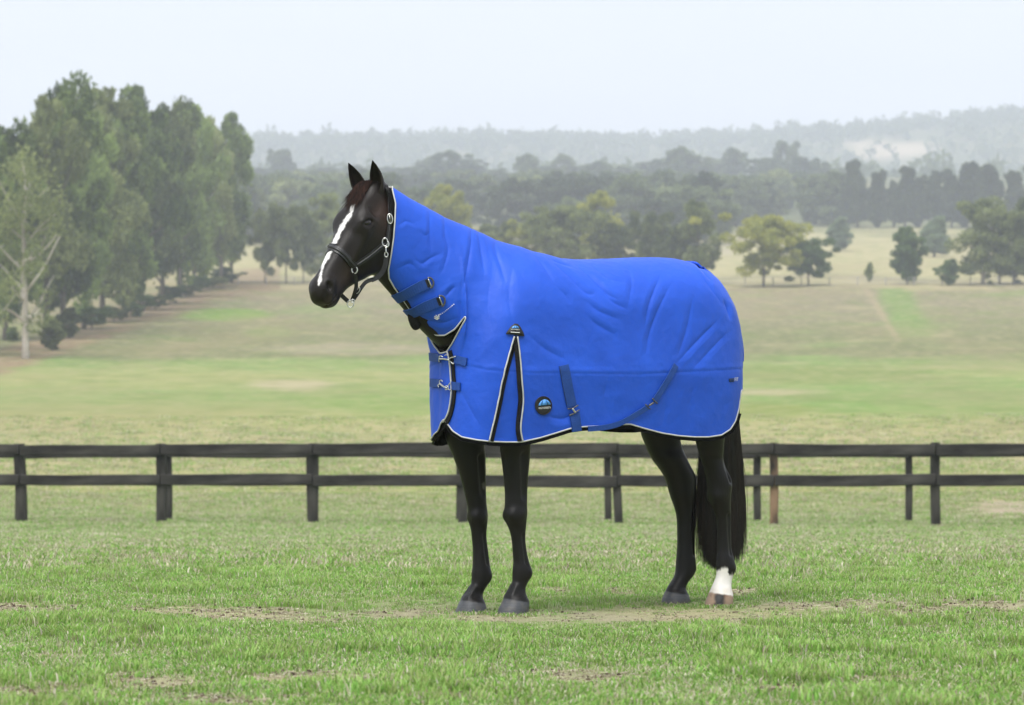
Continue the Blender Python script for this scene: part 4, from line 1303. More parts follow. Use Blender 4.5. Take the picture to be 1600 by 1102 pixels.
def build_rug():
    V, T = build_rug_field()
    px, py = to_pix(np.stack([V[:, 0], np.abs(V[:, 1]), V[:, 2]], 1))
    N = vnormals(V, T)
    N = relax(N, T, 3, .5); N /= np.linalg.norm(N, axis=1, keepdims=True)
    left = V[:, 1] > -.02
    # mirrored copy of creases on the far side is softened
    disp = np.zeros(len(V))
    for pts, mm, w, sd in CREASES:
        pl = spline(pts, 14)
        d, par, side = line_sd(px, py, pl)
        env = np.clip(np.sin(np.pi * np.clip(par * .92 + .04, 0, 1)), 0, 1) ** .7
        sg = d * side * sd
        prof = -1.0 * np.exp(-np.abs(sg) / (.55 * w)) + .42 * np.exp(-np.abs(sg - 1.5 * w) / (1.1 * w)) * (sg > 0)
        disp += mm * .00078 * env * prof
    nz = np.array([mnoise.fractal(Vector(p * 6.0), 1.0, 2.0, 3) for p in V])
    nz2 = np.array([mnoise.noise(Vector((p[0] * 16 + 4 * p[2], p[1] * 16, p[2] * 9))) for p in V])
    # fine dry wrinkles of the woven cover
    wr = np.array([mnoise.ridged_multi_fractal(Vector((p[0] * 9 + p[2] * 5, p[1] * 7, p[2] * 8 - p[0] * 4)), 1.0, 2.1, 3, 1.0, 2.0) for p in V])
    disp += (np.clip(wr, 0, 2.2) - 1.1) * .0011
    disp = np.where(left, disp, disp * .6) + nz * .0024 + nz2 * .0009
    g = poly_sd(px, py, GUSSET)
    disp -= .016 * (1 - sstep(-3.5, 0, g))
    # double row of stitching along the side seam
    ys = np.interp(px, [690, 760, 830, 1000, 1160], [563, 578, 583, 585, 577])
    disp -= .0015 * np.exp(-((py - ys) / 1.5) ** 2) * (np.abs(N[:, 2]) < .8) * (1 + .6 * nz2)
    disp += .0012 * np.exp(-((py - ys + 5) / 4) ** 2)
    V = V + N * disp[:, None]
    px, py = to_pix(np.stack([V[:, 0], np.abs(V[:, 1]), V[:, 2]], 1))
    far = sstep(.04, .16, -V[:, 1]) * sstep(760, 820, px)      # the far side hangs a little shorter
    go = poly_sd(px, py + 15 * far, RUG_OUT); gv = -poly_sd(px, py, RUG_V)
    g = np.maximum(go, gv)
    # keep the underside of the neck open only outside the collar
    Vs, Ts, Es = clip_mesh(V, T, g)
    N = vnormals(V, T)
    gl = np.maximum(go - 6.5, gv - 5)
    deep = sstep(4, 20, -gl)[:, None]                 # the lining hangs clear of the creases away from the edge
    inner = (1 - deep) * (V - N * .010) + deep * (relax(V, T, 14, .5) - N * .024)
    Vl, Tl, El = clip_mesh(inner, T, gl)
    return (Vs, Ts, Es), (Vl, Tl, El), (V, T, N)

rug_blue = material('blue_ripstop', (.022, .085, .56), .55, .35)
def _rug_nodes(m):
    N, L = m.node_tree.nodes, m.node_tree.links
    b = N['Principled BSDF']
    tc = N.new('ShaderNodeTexCoord')
    n1 = N.new('ShaderNodeTexNoise'); n1.inputs['Scale'].default_value = 5; n1.inputs['Detail'].default_value = 4
    L.new(tc.outputs['Object'], n1.inputs['Vector'])
    rp = N.new('ShaderNodeValToRGB')
    rp.color_ramp.elements[0].position = .3; rp.color_ramp.elements[0].color = (.008, .069, .50, 1)
    rp.color_ramp.elements[1].position = .7; rp.color_ramp.elements[1].color = (.011, .086, .60, 1)
    L.new(n1.outputs['Fac'], rp.inputs['Fac']); L.new(rp.outputs['Color'], b.inputs['Base Color'])
    n2 = N.new('ShaderNodeTexNoise'); n2.inputs['Scale'].default_value = 420; n2.inputs['Detail'].default_value = 2
    n3 = N.new('ShaderNodeTexNoise'); n3.inputs['Scale'].default_value = 34; n3.inputs['Detail'].default_value = 4
    for n in (n2, n3): L.new(tc.outputs['Object'], n.inputs['Vector'])
    ad = N.new('ShaderNodeMath'); ad.operation = 'MULTIPLY_ADD'; ad.inputs[1].default_value = .12
    L.new(n2.outputs['Fac'], ad.inputs[0]); L.new(n3.outputs['Fac'], ad.inputs[2])
    bp = N.new('ShaderNodeBump'); bp.inputs['Strength'].default_value = .35; bp.inputs['Distance'].default_value = .006
    L.new(ad.outputs['Value'], bp.inputs['Height']); L.new(bp.outputs['Normal'], b.inputs['Normal'])
    b.inputs['Sheen Weight'].default_value = .06; b.inputs['Sheen Roughness'].default_value = .5
    b.inputs['Sheen Tint'].default_value = (.4, .55, 1, 1)
_rug_nodes(rug_blue)
lining_black = noisy(material('black_lining', (.006, .006, .007), .8, .2), (.005, .005, .006), (.010, .010, .011), 60, 3)
piping_white = noisy(material('silver_piping', (.55, .55, .55), .5, .4), (.40, .40, .39), (.54, .54, .53), 40, 3)
strap_blue = noisy(material('navy_webbing', (.012, .055, .26), .6, .3), (.010, .045, .22), (.016, .068, .31), 220, 2, bump=.4, bscale=500, bdist=.002)
strap_black = noisy(material('black_webbing', (.008, .008, .009), .65, .3), (.007, .007, .008), (.013, .013, .014), 200, 2, bump=.4, bscale=400, bdist=.002)
steel = noisy(material('nickel_fitting', (.62, .62, .60), .28, .5, 1.0), (.52, .52, .51), (.72, .71, .69), 60, 2)
dark_steel = noisy(material('gunmetal_fitting', (.10, .10, .10), .35, .5, .8), (.08, .08, .08), (.16, .16, .155), 60, 2)
badge_black = noisy(material('badge_rubber', (.016, .015, .016), .55, .4), (.012, .012, .013), (.024, .022, .023), 90, 2)
badge_blue = noisy(material('badge_sky_blue', (.09, .32, .80), .5, .4), (.08, .29, .75), (.11, .36, .85), 90, 2)
print_white = noisy(material('white_print', (.8, .8, .8), .55, .3), (.74, .74, .74), (.83, .83, .83), 90, 2)
print_dark = noisy(material('dark_print', (.015, .03, .08), .55, .3), (.012, .025, .07), (.02, .04, .10), 90, 2)

def make_rug():
    (Vs, Ts, Es), (Vl, Tl, El), (V0, T0, N0) = build_rug()
    base = to_world(np.array([-.05, 0, 0])); base[2] = float(ground_z(base[0], base[1])) + .8
    root = empty('horse_rug', base)
    tag(root, 'bright blue turnout rug with attached neck cover worn by the black horse', 'horse rug')
    W = to_world(Vs)
    shell = obj('shell', mesh_np('shell', W - base, Ts[:, ::-1].copy()), rug_blue, root)
    # lining with a rim so that the edge has thickness
    WL = to_world(Vl)
    bnd = El
    NL = vnormals(Vl, Tl)
    out = Vl + NL * .009
    nV = len(Vl)
    rim = [(a, b, b + nV, a + nV) for a, b in bnd]
    Vall = np.vstack([Vl, out])
    # binding: a narrow band folded round the edge
    me = bpy.data.meshes.new('lining')
    me.from_pydata([tuple(p) for p in to_world(Vall) - base], [], [tuple(t) for t in Tl] + rim)
    me.update()
    me.polygons.foreach_set('use_smooth', np.ones(len(me.polygons), bool))
    bm = bmesh.new(); bm.from_mesh(me)
    loose = [v for v in bm.verts if not v.link_faces]
    bmesh.ops.delete(bm, geom=loose, context='VERTS'); bm.to_mesh(me); bm.free()
    obj('lining', me, lining_black, root)
    # piping along every cut edge
    NS = vnormals(Vs, Ts)
    pb = MB()
    for ch, closed in chains(Es):
        if len(ch) < 12: continue
        P = Vs[ch] + NS[ch] * .001
        for _ in range(6):
            Q = P.copy()
            Q[1:-1] = .25 * P[:-2] + .5 * P[1:-1] + .25 * P[2:]
            P = Q
        P = P[::2] if len(P) > 30 else P
        pb.tube([tuple(p) for p in to_world(P) - base], .0036, n=6, caps=not closed, closed=closed)
    pb.build('piping', piping_white, root, smooth=True)

    bvh = BVHTree.FromPolygons([tuple(p) for p in W], [tuple(t) for t in Ts])
    bvh_full = BVHTree.FromPolygons([tuple(p) for p in to_world(V0)], [tuple(t) for t in T0])
    eye = Vector(EYEP)
    def cast(px, py, off=0.0):
        d = Vector(((px - 800) / FPX, 1.0, (HOR - py) / FPX)).normalized()
        h = bvh_full.ray_cast(eye, d)
        if h[0] is None: return None
        n = h[1] if h[1].dot(d) < 0 else -h[1]
        return np.array(h[0] + n * off), np.array(n)
    def lay(pts, n=30, off=.002, avg=3):
        P, Nn = [], []
        for x, y in spline(pts, n):
            h = cast(x, y, off)
            if h is None:
                if P:   # past the edge: carry on at the last distance
                    D = P[-1][1]
                    P.append(pix(x, y, D)); Nn.append(Nn[-1])
                continue
            P.append(h[0]); Nn.append(h[1])
        P, Nn = np.array(P), np.array(Nn)
        for _ in range(avg):
            for A_ in (P, Nn):
                B = A_.copy(); B[1:-1] = .25 * A_[:-2] + .5 * A_[1:-1] + .25 * A_[2:]
                A_[:] = B
        return P - base, Nn
    def ribbon(name, pts, wpx, mat, par=root, off=.003, thick=.003, n=30, avg=3):
        P, Nn = lay(pts, n, off, avg)
        b = MB(); b.ribbon(P, Nn, wpx / 342.0, thick)
        return b.build(name, mat, par, smooth=False)
    def cord(name, pts, r, mat, par=root, off=.004, n=24, avg=1, closed=False):
        P, Nn = lay(pts, n, off, avg)
        b = MB(); b.tube(P, r, n=8, closed=closed)
        return b.build(name, mat, par, smooth=True)
    def patch(name, v2, faces, mat, par=root, off=.004):
        P = []
        for x, y in v2:
            h = cast(x, y, off)
            P.append(h[0] if h is not None else pix(x, y, 13.9))
        P = np.array(P)
        # raised edge back down to the cloth
        me = mesh_np(name, P - base, [list(f) for f in faces], True)
        o = obj(name, me, mat, par)
        md = o.modifiers.new('thickness', 'SOLIDIFY'); md.thickness = .0025; md.offset = 0
        return o
    def disc2d(cx, cy, rx, ry, rings=4, seg=28, shape=None):
        v, f = [(cx, cy)], []
        for i in range(1, rings + 1):
            for k in range(seg):
                a = 2 * math.pi * k / seg
                m = shape(a) if shape else 1.0
                v.append((cx + rx * i / rings * math.cos(a) * m, cy + ry * i / rings * math.sin(a) * m))
        for k in range(seg): f.append([0, 1 + k, 1 + (k + 1) % seg])
        for i in range(rings - 1):
            for k in range(seg):
                a, b = 1 + i * seg + k, 1 + i * seg + (k + 1) % seg
                f.append([a, a + seg, b + seg, b])
        return v, f
    def quad2d(a, b, c, d, nx=6, ny=3):
        a, b, c, d = map(np.array, (a, b, c, d))
        v, f = [], []
        for j in range(ny + 1):
            for i in range(nx + 1):
                u, w = i / nx, j / ny
                v.append(tuple((a * (1 - u) + b * u) * (1 - w) + (d * (1 - u) + c * u) * w))
        for j in range(ny):
            for i in range(nx):
                k = j * (nx + 1) + i
                f.append([k, k + 1, k + nx + 2, k + nx + 1])
        return v, f
    def lettering(name, s, cx, cy, width, height, slope, mat, par, off=.006, extra_space=1.0):
        cu = bpy.data.curves.new('lettering', 'FONT'); cu.body = s; cu.size = 1.0; cu.space_character = extra_space
        cu.resolution_u = 2
        to = bpy.data.objects.new('lettering', cu)
        me = bpy.data.meshes.new_from_object(to)
        bpy.data.objects.remove(to); bpy.data.curves.remove(cu)
        co = np.array([v.co[:] for v in me.vertices])
        lo, hi = co.min(0), co.max(0)
        u = (co[:, 0] - (lo[0] + hi[0]) / 2) / (hi[0] - lo[0]) * width
        v = (co[:, 1] - (lo[1] + hi[1]) / 2) / (hi[1] - lo[1]) * height
        ca, sa = math.cos(slope), math.sin(slope)
        P = []
        for a, b in zip(u, v):
            x, y = cx + a * ca + b * sa, cy - b * ca + a * sa
            h = cast(x, y, off)
            P.append(h[0] if h is not None else pix(x, y, 13.9))
        me.vertices.foreach_set('co', (np.array(P) - base).astype(np.float32).ravel())
        me.update(); me.name = name
        return obj(name, me, mat, par)

    # ---- front gusset: bound edges that open in an upside-down V under a triangular badge
    e1 = [(803, 526), (796, 550), (785, 592), (776, 637), (764, 690)]
    e2 = [(808, 526), (812, 556), (815, 596), (817, 628), (813, 668), (816, 689)]
    for e, dx in ((e1, 3.2), (e2, -3.6)):
        ribbon('gusset_binding', [(x + dx, y) for x, y in e], 6.5, lining_black, off=.002, thick=.005, n=40)
        cord('gusset_piping', e, .0036, piping_white, off=.006, n=40)
    # ---- chest opening
    ce = [(700, 548), (704, 566), (706, 590), (707, 612), (704, 636), (699, 652), (694, 660)]
    ribbon('chest_binding', [(x + 4.2, y) for x, y in ce], 8, lining_black, off=.003, thick=.004, n=34)
    cord('chest_piping', ce, .0038, piping_white, off=.007, n=34)
    # ---- badges
    tri = [(803, 506), (797, 511), (790, 521), (790, 523), (800, 523), (809, 525), (818, 526), (817, 521), (812, 511), (808, 506.5)]
    v2, f2 = [(804, 516)] + tri, [[0, 1 + k, 1 + (k + 1) % len(tri)] for k in range(len(tri))]
    bt = patch('gusset_badge', v2, f2, badge_black, off=.009)
    bt['label'] = 'black triangular badge with blue umbrella'
    um = [(797.8, 513.5), (799.5, 511), (802, 509.6), (805, 509.4), (808, 510.6), (810, 513.5)]
    patch('emblem', um, [list(range(len(um)))], badge_blue, bt, off=.0115)
    for (x0, y0), (x1, y1) in (((802.7, 509.8), (801.6, 513.2)), ((805.2, 509.8), (806.6, 513.2))):
        patch('rib', [(x0 - .2, y0), (x0 + .2, y0), (x1 + .3, y1), (x1 - .3, y1)], [[0, 1, 2, 3]], print_dark, bt, off=.0135)
    lettering('lettering', 'WEATHERBEETA', 803.8, 515.2, 13.6, 1.7, .03, print_white, bt, off=.0125)
    v2, f2 = quad2d((796.6, 519.2), (810.6, 520), (810.6, 521), (796.6, 520.2), 8, 1)
    patch('printed_line', v2, f2, print_white, bt, off=.0125)      # too small to read in the photograph
    v2, f2 = disc2d(848.3, 633.5, 13.2, 14.4)
    br = patch('round_badge', v2, f2, badge_black, off=.004)
    br['label'] = 'round black badge with blue umbrella'
    rim = [(848.3 + 12.7 * math.cos(a), 633.5 + 13.9 * math.sin(a)) for a in np.linspace(0, 2 * math.pi, 40)[:-1]]
    P = np.array([cast(x, y, .006)[0] for x, y in rim]) - base
    b = MB(); b.tube(P, .0022, n=6, closed=True); b.build('rim', badge_black, br, smooth=True)
    segs = [[(840.2, 634), (841.5, 630.5), (844, 627), (847, 624.6), (845.6, 629), (844.9, 633.6)], [(845.7, 633.5), (846.6, 628.5), (848, 624.3), (851, 624), (852.6, 628), (854, 632.6)], [(855, 632.4), (853.6, 628), (852, 624.2), (855.5, 626.2), (858.2, 629.5), (859.2, 632)]]
    for sg in segs:
        patch('emblem', sg, [list(range(len(sg)))], badge_blue, br, off=.0068)
    lettering('lettering', 'WEATHERBEETA', 849.8, 637.3, 19.4, 2.9, -.075, print_white, br, off=.0075)
    # ---- printed mark on the neck cover and tag at the quarter
    mk = empty('neck_print', (0, 0, 0)); mk.parent = root
    for i, (x0, y0, x1, y1) in enumerate([(678.6, 496.2, 683, 499), (678.9, 493.8, 682.9, 496.6), (681, 492, 683.2, 494.6), (683, 499, 686.6, 496.2), (683.4, 496.4, 686.7, 493.2), (684.4, 493, 686.8, 490.8), (683, 498.8, 683.7, 494.2)]):
        P, Nn = lay([(x0, y0), ((x0 + x1) / 2, (y0 + y1) / 2), (x1, y1)], 4, .0035, 0)
        b = MB(); b.ribbon(P, Nn, .0034, .0006); b.build('emblem', print_white, mk)
    # a line of print too small to read: its ten marks, as far apart and as bright as they show
    for mx, my, q in [(688.6, 490.8, .8), (691.2, 489.2, .8), (693.9, 487.5, .7), (696.4, 485.8, .7), (698.4, 484.1, .8), (700.6, 482.3, .8), (703, 480.8, .6), (704.6, 479.3, .8), (706.4, 477.6, 1.1), (709, 475.7, 1.1)]:
        patch('printed_mark', [(mx - q, my), (mx, my - q), (mx + q, my), (mx, my + q)], [[0, 1, 2, 3]], print_white, mk, off=.004)
    v2, f2 = quad2d((1138.6, 591.8), (1146, 591), (1146, 596.4), (1138.6, 596.8))
    tg = patch('side_tag', v2, f2, print_dark, off=.003)
    lettering('lettering', 'COM', 1142.3, 593.8, 6.2, 3.2, -.03, strap_blue, tg, off=.0055)
    lettering('lettering', 'FIT', 1149.6, 592.8, 5.6, 5.2, -.03, print_white, tg, off=.0045)

    # ---- neck straps with D-rings
    for k, (pts, ring) in enumerate([([(609, 462), (616, 466), (628, 462.5), (645, 453), (668, 442.5)], (670.5, 442)), ([(629, 485), (636, 489), (648, 487), (664, 479), (686, 470.5)], (688.5, 470))]):
        st = ribbon('neck_strap', pts, 16.5, strap_blue, off=.007, thick=.005, n=26, avg=6)
        x, y = ring
        arc = [(x - 3.6, y - 7.5), (x + 1, y - 8), (x + 5.5, y - 3.5), (x + 6.2, y + 2), (x + 3.8, y + 7.2), (x + 1.2, y + 7.5)]
        cord('ring', arc, .0042, dark_steel, st, off=.012, n=16)
        cord('ring_bar', [(x - 2.6, y - 6), (x + 2.4, y + 5.8)], .0026, steel, st, off=.015, n=6)
        ribbon('keeper', [(x - 5.2, y - 5.2), (x - .2, y + 6.4)], 5.5, strap_black, st, off=.009, thick=.004, n=5)
    # ---- chest straps and snap hooks
    for k, (lft, rgt) in enumerate([([(663.5, 553), (672, 557), (689, 559.5)], [(712, 561), (721, 563.5), (730, 566)]), ([(674, 598), (681, 598.5), (689, 599)], [(707, 602.5), (713, 603.5), (720.5, 604.5)])]):
        ribbon('chest_strap', lft, 13, strap_blue, off=.005, thick=.004, n=14)
        sr = ribbon('chest_strap', rgt, 12.5, strap_blue, off=.005, thick=.004, n=14)
        dx, dy = (0, 0) if k == 0 else (-.5, 42)
        if k == 0:
            cord('snap_hook', [(690.5, 566), (690, 560), (692, 555.5), (694.5, 558)], .0028, steel, sr, off=.014, n=14)
            cord('snap_hook', [(691, 559.5), (698, 560.5), (706, 562.2)], .0045, steel, sr, off=.015, n=10)
            cord('snap_hook', [(705, 562), (709, 559), (715.5, 557)], .0026, steel, sr, off=.015, n=10)
            cord('snap_hook', [(705, 562.5), (709.5, 565), (713, 568.4)], .0026, steel, sr, off=.015, n=10)
            cord('snap_hook', [(698.5, 556), (701.5, 554), (703.5, 556)], .0024, steel, sr, off=.014, n=8)
        else:
            cord('snap_hook', [(690, 604.5), (688.5, 602), (691.5, 600), (691, 595.5), (694.5, 594.2), (695.5, 597)], .0026, steel, sr, off=.014, n=18)
            cord('snap_hook', [(691.5, 599.5), (696, 603), (702, 606.8)], .0045, steel, sr, off=.015, n=10)
            cord('snap_hook', [(700, 609), (703.5, 608.6), (704.5, 604.8), (701.5, 603), (699, 605.5)], .0026, steel, sr, off=.016, n=14)
            cord('snap_hook', [(703, 605), (706, 600.5), (708.5, 598)], .0026, steel, sr, off=.015, n=8)
            cord('snap_hook', [(703, 607), (706.5, 609.6), (708.8, 608.6)], .0026, steel, sr, off=.015, n=8)
    # ---- belly surcingle: stitched strap with a T-hook, and the one that crosses under from the quarter
    s1 = ribbon('surcingle', [(880, 571), (884, 590), (888, 612), (893, 635)], 17, strap_blue, off=.003, thick=.004, n=24)
    cord('stitching', [(874, 575), (877, 595), (884, 632)], .0012, print_dark, s1, off=.007, n=16)
    cord('hook', [(884.5, 638.5), (893, 637.5), (901.5, 632.5)], .0028, dark_steel, s1, off=.013, n=10)
    cord('hook', [(887, 648), (895, 644.5), (904, 640)], .0028, dark_steel, s1, off=.013, n=10)
    cord('hook_loop', [(892, 638), (894.5, 641), (897, 643)], .0048, steel, s1, off=.016, n=6)
    ribbon('surcingle_tail', [(896.5, 644), (898, 655), (899.5, 665), (900.2, 674)], 17, strap_blue, s1, off=.006, thick=.004, n=12, avg=1)
    s2 = ribbon('cross_surcingle', [(1055, 571), (1046, 588), (1034, 607), (1022, 626)], 10.5, strap_blue, off=.005, thick=.004, n=22)
    cord('hook', [(1017, 622), (1021, 626.5), (1025, 630)], .003, dark_steel, s2, off=.013, n=8)
    cord('hook', [(1006, 631.5), (1010, 636), (1014, 639)], .003, dark_steel, s2, off=.013, n=8)
    cord('hook_loop', [(1019, 628.5), (1015, 631), (1011, 634)], .0045, dark_steel, s2, off=.014, n=6)
    ribbon('cross_surcingle_end', [(1011, 635), (998, 643.5), (984, 652), (968, 661), (950, 666.5), (932, 669), (917, 670)], 8.5, strap_blue, s2, off=.010, thick=.004, n=30, avg=4)
    # ---- tail flap over the dock, and the tail cord
    px, py = to_pix(V0)
    flapg = np.maximum(np.maximum(np.abs(V0[:, 1]) - (.10 + .05 * sstep(1.62, 1.2, V0[:, 2])), hp(1068, 420)[0] - V0[:, 0]), np.maximum(V0[:, 2] - 1.66, 1.17 - V0[:, 2]))
    Vf, Tf, Ef = clip_mesh(V0 + N0 * .016, T0, flapg)
    fl = obj('tail_flap', mesh_np('tail_flap', to_world(Vf) - base, Tf[:, ::-1].copy()), rug_blue, root)
    md = fl.modifiers.new('thickness', 'SOLIDIFY'); md.thickness = .010; md.offset = -1
    # loop of webbing that hangs below the collar and the one behind the quarters
    b = MB()
    P = [np.array(hp(x, y, .0)) for x, y in spline([(640, 484), (645, 496), (648.5, 506), (652, 515)], 14)]
    P = to_world(np.array(P)) - base
    b.tube(P, [.012, .015, .018, .021, .023, .024, .024, .024, .024, .023, .022, .020, .017, .010], n=10)
    b.build('collar_flap', lining_black, root, smooth=True)
    b = MB()
    P = [np.array(hp(x, y, .20)) for x, y in spline([(1150, 528), (1154, 535), (1156.5, 541), (1155, 546), (1150, 546)], 12)]
    b.tube(to_world(np.array(P)) - base, .008, n=8)
    b.build('tail_cord', lining_black, root, smooth=True)
    return root
rug = make_rug()
# ------------------------------------------------------------------ leather halter
def make_halter():
    leather = noisy(material('black_leather', (.012, .012, .013), .38, .45), (.010, .010, .011), (.022, .022, .024), 50, 4, bump=.3, bscale=300, bdist=.001)
    web = noisy(material('black_strap', (.008, .008, .009), .5, .35), (.007, .007, .008), (.014, .014, .015), 80, 3)
    base = to_world(head(.2, .1, 0))
    root = empty('halter', base)
    tag(root, 'black leather halter with silver rings on the head of the horse', 'halter')
    eye = Vector(EYEP)
    def cast(px, py):
        d = Vector(((px - 800) / FPX, 1.0, (HOR - py) / FPX)).normalized()
        h = horse_bvh.ray_cast(eye, d)
        if h[0] is None: return None
        return np.array(h[0]), np.array(h[1])
    def to_head(w):
        q = to_horse(w) - HO
        return np.array([q @ HE, q @ HQ, q @ HLL])
    def mirror(w):
        q = to_head(w); return to_world(head(q[0], q[1], -q[2]))
    def lay(pts, n):
        P, N = [], []
        for x, y in spline(pts, n):
            h = cast(x, y)
            if h is None:
                if P:
                    P.append(pix(x, y, P[-1][1])); N.append(N[-1])
                continue
            P.append(h[0]); N.append(h[1])
        P, N = np.array(P), np.array(N)
        for _ in range(3):
            for A in (P, N):
                B = A.copy(); B[1:-1] = .25 * A[:-2] + .5 * A[1:-1] + .25 * A[2:]; A[:] = B
        N /= np.linalg.norm(N, axis=1, keepdims=True)
        return P, N
    def mir_n(P, N):
        return np.array([mirror(p) for p in P]), np.array([mirror(p + n * .01) - mirror(p) for p, n in zip(P, N)])
    def strap(name, P, N, w, th, mat, parent=root, pad=True):
        b = MB(); b.ribbon(P + N * .002 - base, N, w, th)
        o = b.build(name, mat, parent)
        if pad:     # rolled, raised centre
            c = MB(); c.tube(P + N * (th + .001) - base, w * .24, n=8)
            c.build('rolled_edge', mat, o, smooth=True)
        return o
    # noseband: over the nose, both sides
    P, N = lay([(508.5, 386.5), (514, 386), (522, 388), (532, 394), (541, 402), (549, 411), (554, 416)], 26)
    Pm, Nm = mir_n(P[1:], N[1:])
    strap('noseband', np.vstack([Pm[::-1], P]), np.vstack([Nm[::-1], N]), .030, .006, leather)
    for mside in (0, 1):
        P, N = lay([(556, 414), (566, 408), (580, 398), (592, 388), (601, 381)], 20)
        if mside: P, N = mir_n(P, N)
        strap('cheek_strap', P, N, .027, .005, leather)
    P, N = lay([(604, 380), (606.5, 365), (608.5, 345), (609, 325), (607, 308), (603.5, 297.5)], 26)
    Pm, Nm = mir_n(P, N)
    top = to_world(head(-.052, .10, 0.0)); 
    a, bq = P[-1], Pm[-1]
    arc = [a * (1 - t) ** 2 + 2 * t * (1 - t) * (2 * top - (a + bq) / 2) + bq * t * t for t in np.linspace(0, 1, 12)[1:-1]]
    an = [np.array([0, 0, 1.0]) * math.sin(math.pi * t) + N[-1] * (1 - t) + Nm[-1] * t for t in np.linspace(0, 1, 12)[1:-1]]
    cp = strap('crownpiece', np.vstack([P, arc, Pm[::-1]]), np.vstack([N, an, Nm[::-1]]), .023, .005, leather)
    def ring(name, cx, cy, rx, ry, r, parent, off=.012, tilt=0.0, D=None, mat=steel):
        pts = []
        for a in np.linspace(0, 2 * math.pi, 25)[:-1]:
            u, v = rx * math.cos(a), ry * math.sin(a)
            x, y = cx + u * math.cos(tilt) - v * math.sin(tilt), cy + u * math.sin(tilt) + v * math.cos(tilt)
            if D is None:
                h = cast(cx, cy); d = h[0][1] - off if h is not None else 13.5
            else: d = D
            pts.append(pix(x, y, d) - base)
        b = MB(); b.tube(pts, r, n=8, closed=True)
        return b.build(name, mat, parent, smooth=True)
    ring('buckle', 609.2, 342, 3.9, 7.6, .0032, cp, off=.016, tilt=-.12)
    b = MB(); p = cast(609, 342)[0]; b.tube([pix(608.6, 336, p[1] - .018) - base, pix(609.8, 347, p[1] - .018) - base], .0018, n=6); b.build('buckle_tongue', steel, cp, smooth=True)
    # cheek ring, snap hook and throat strap
    Dc = cast(600, 381)[0][1] - .012
    ring('ring', 601.5, 378.5, 4.2, 6.2, .0030, root, D=Dc)
    b = MB(); b.tube([pix(x, y, Dc - .006) - base for x, y in spline([(605.5, 377), (607.5, 381), (606, 385.5), (602.5, 386.5)], 10)], .0034, n=8)
    b.tube([pix(x, y, Dc - .006) - base for x, y in spline([(603, 386), (603, 391), (603.4, 395)], 6)], .0036, n=8)
    b.build('snap_hook', steel, root, smooth=True)
    ring('snap_eye', 603.5, 398, 2.6, 3.6, .0026, root, D=Dc - .004)
    Dj = to_world(head(.40, .20, .045))[1]
    def free(name, pts, w, Ds, mat=web, n=18, th=.004):
        S = spline(pts, n); dd = np.linspace(Ds[0], Ds[1], n)
        P = np.array([pix(x, y, d) for (x, y), d in zip(S, dd)])
        nn = np.tile(np.array([.1, -1, .15]), (n, 1))
        b = MB(); b.ribbon(P - base, nn, w, th)
        return b.build(name, mat, root)
    ts = free('throat_strap', [(603.5, 401), (602.5, 412), (598, 424), (590, 433), (580, 438)], .022, (Dc + .0, Dj))
    free('throat_strap', [(582, 437), (572, 441), (565, 449), (558, 460), (550, 471)], .017, (Dj, Dj - .02))
    b = MB()
    b.tube([pix(x, y, Dj - .008) - base for x, y in spline([(574, 435.5), (579, 433.5), (584, 432.5)], 6)], .003, n=6)
    b.build('fitting', steel, ts, smooth=True)
    ring('fitting', 559, 454, 2.6, 5.2, .002, ts, D=Dj - .026, tilt=.5)
    # ring under the noseband, chin straps and lead ring
    Dn = cast(554, 418)[0][1] - .010
    ring('ring', 554, 422, 4.4, 5.2, .0030, root, D=Dn)
    free('chin_strap', [(554, 426), (556, 436), (556.5, 448), (553.5, 460), (549.5, 471)], .017, (Dn, Dj - .022))
    free('chin_strap', [(532, 460), (538, 466), (545, 472)], .019, (Dn + .03, Dj - .02))
    ring('lead_ring', 547.6, 475, 5.2, 5.6, .0026, root, D=Dj - .028)
    ring('lead_ring', 551, 470.5, 3.0, 2.4, .0022, root, D=Dj - .030)
    return root
halter = make_halter()
# ------------------------------------------------------------------ grass: tufts of real blades
def grass_material():
    m = material('grass_blades', (.1, .16, .04), .6, .25)
    N, L = m.node_tree.nodes, m.node_tree.links
    b = N['Principled BSDF']
    at = N.new('ShaderNodeVertexColor'); at.layer_name = 'blade'
    oi = N.new('ShaderNodeObjectInfo')
    hs = N.new('ShaderNodeHueSaturation')
    mr = N.new('ShaderNodeMapRange'); mr.inputs['To Min'].default_value = .72; mr.inputs['To Max'].default_value = 1.22
    L.new(oi.outputs['Random'], mr.inputs['Value']); L.new(mr.outputs['Result'], hs.inputs['Value'])
    m2 = N.new('ShaderNodeMapRange'); m2.inputs['To Min'].default_value = .485; m2.inputs['To Max'].default_value = .51
    L.new(oi.outputs['Random'], m2.inputs['Value']); L.new(m2.outputs['Result'], hs.inputs['Hue'])
    L.new(at.outputs['Color'], hs.inputs['Color']); L.new(hs.outputs['Color'], b.inputs['Base Color'])
    tr = N.new('ShaderNodeBsdfTranslucent'); L.new(hs.outputs['Color'], tr.inputs['Color'])
    mx = N.new('ShaderNodeMixShader'); mx.inputs['Fac'].default_value = .45
    L.new(b.outputs['BSDF'], mx.inputs[1]); L.new(tr.outputs['BSDF'], mx.inputs[2])
    L.new(mx.outputs['Shader'], N['Material Output'].inputs['Surface'])
    return m

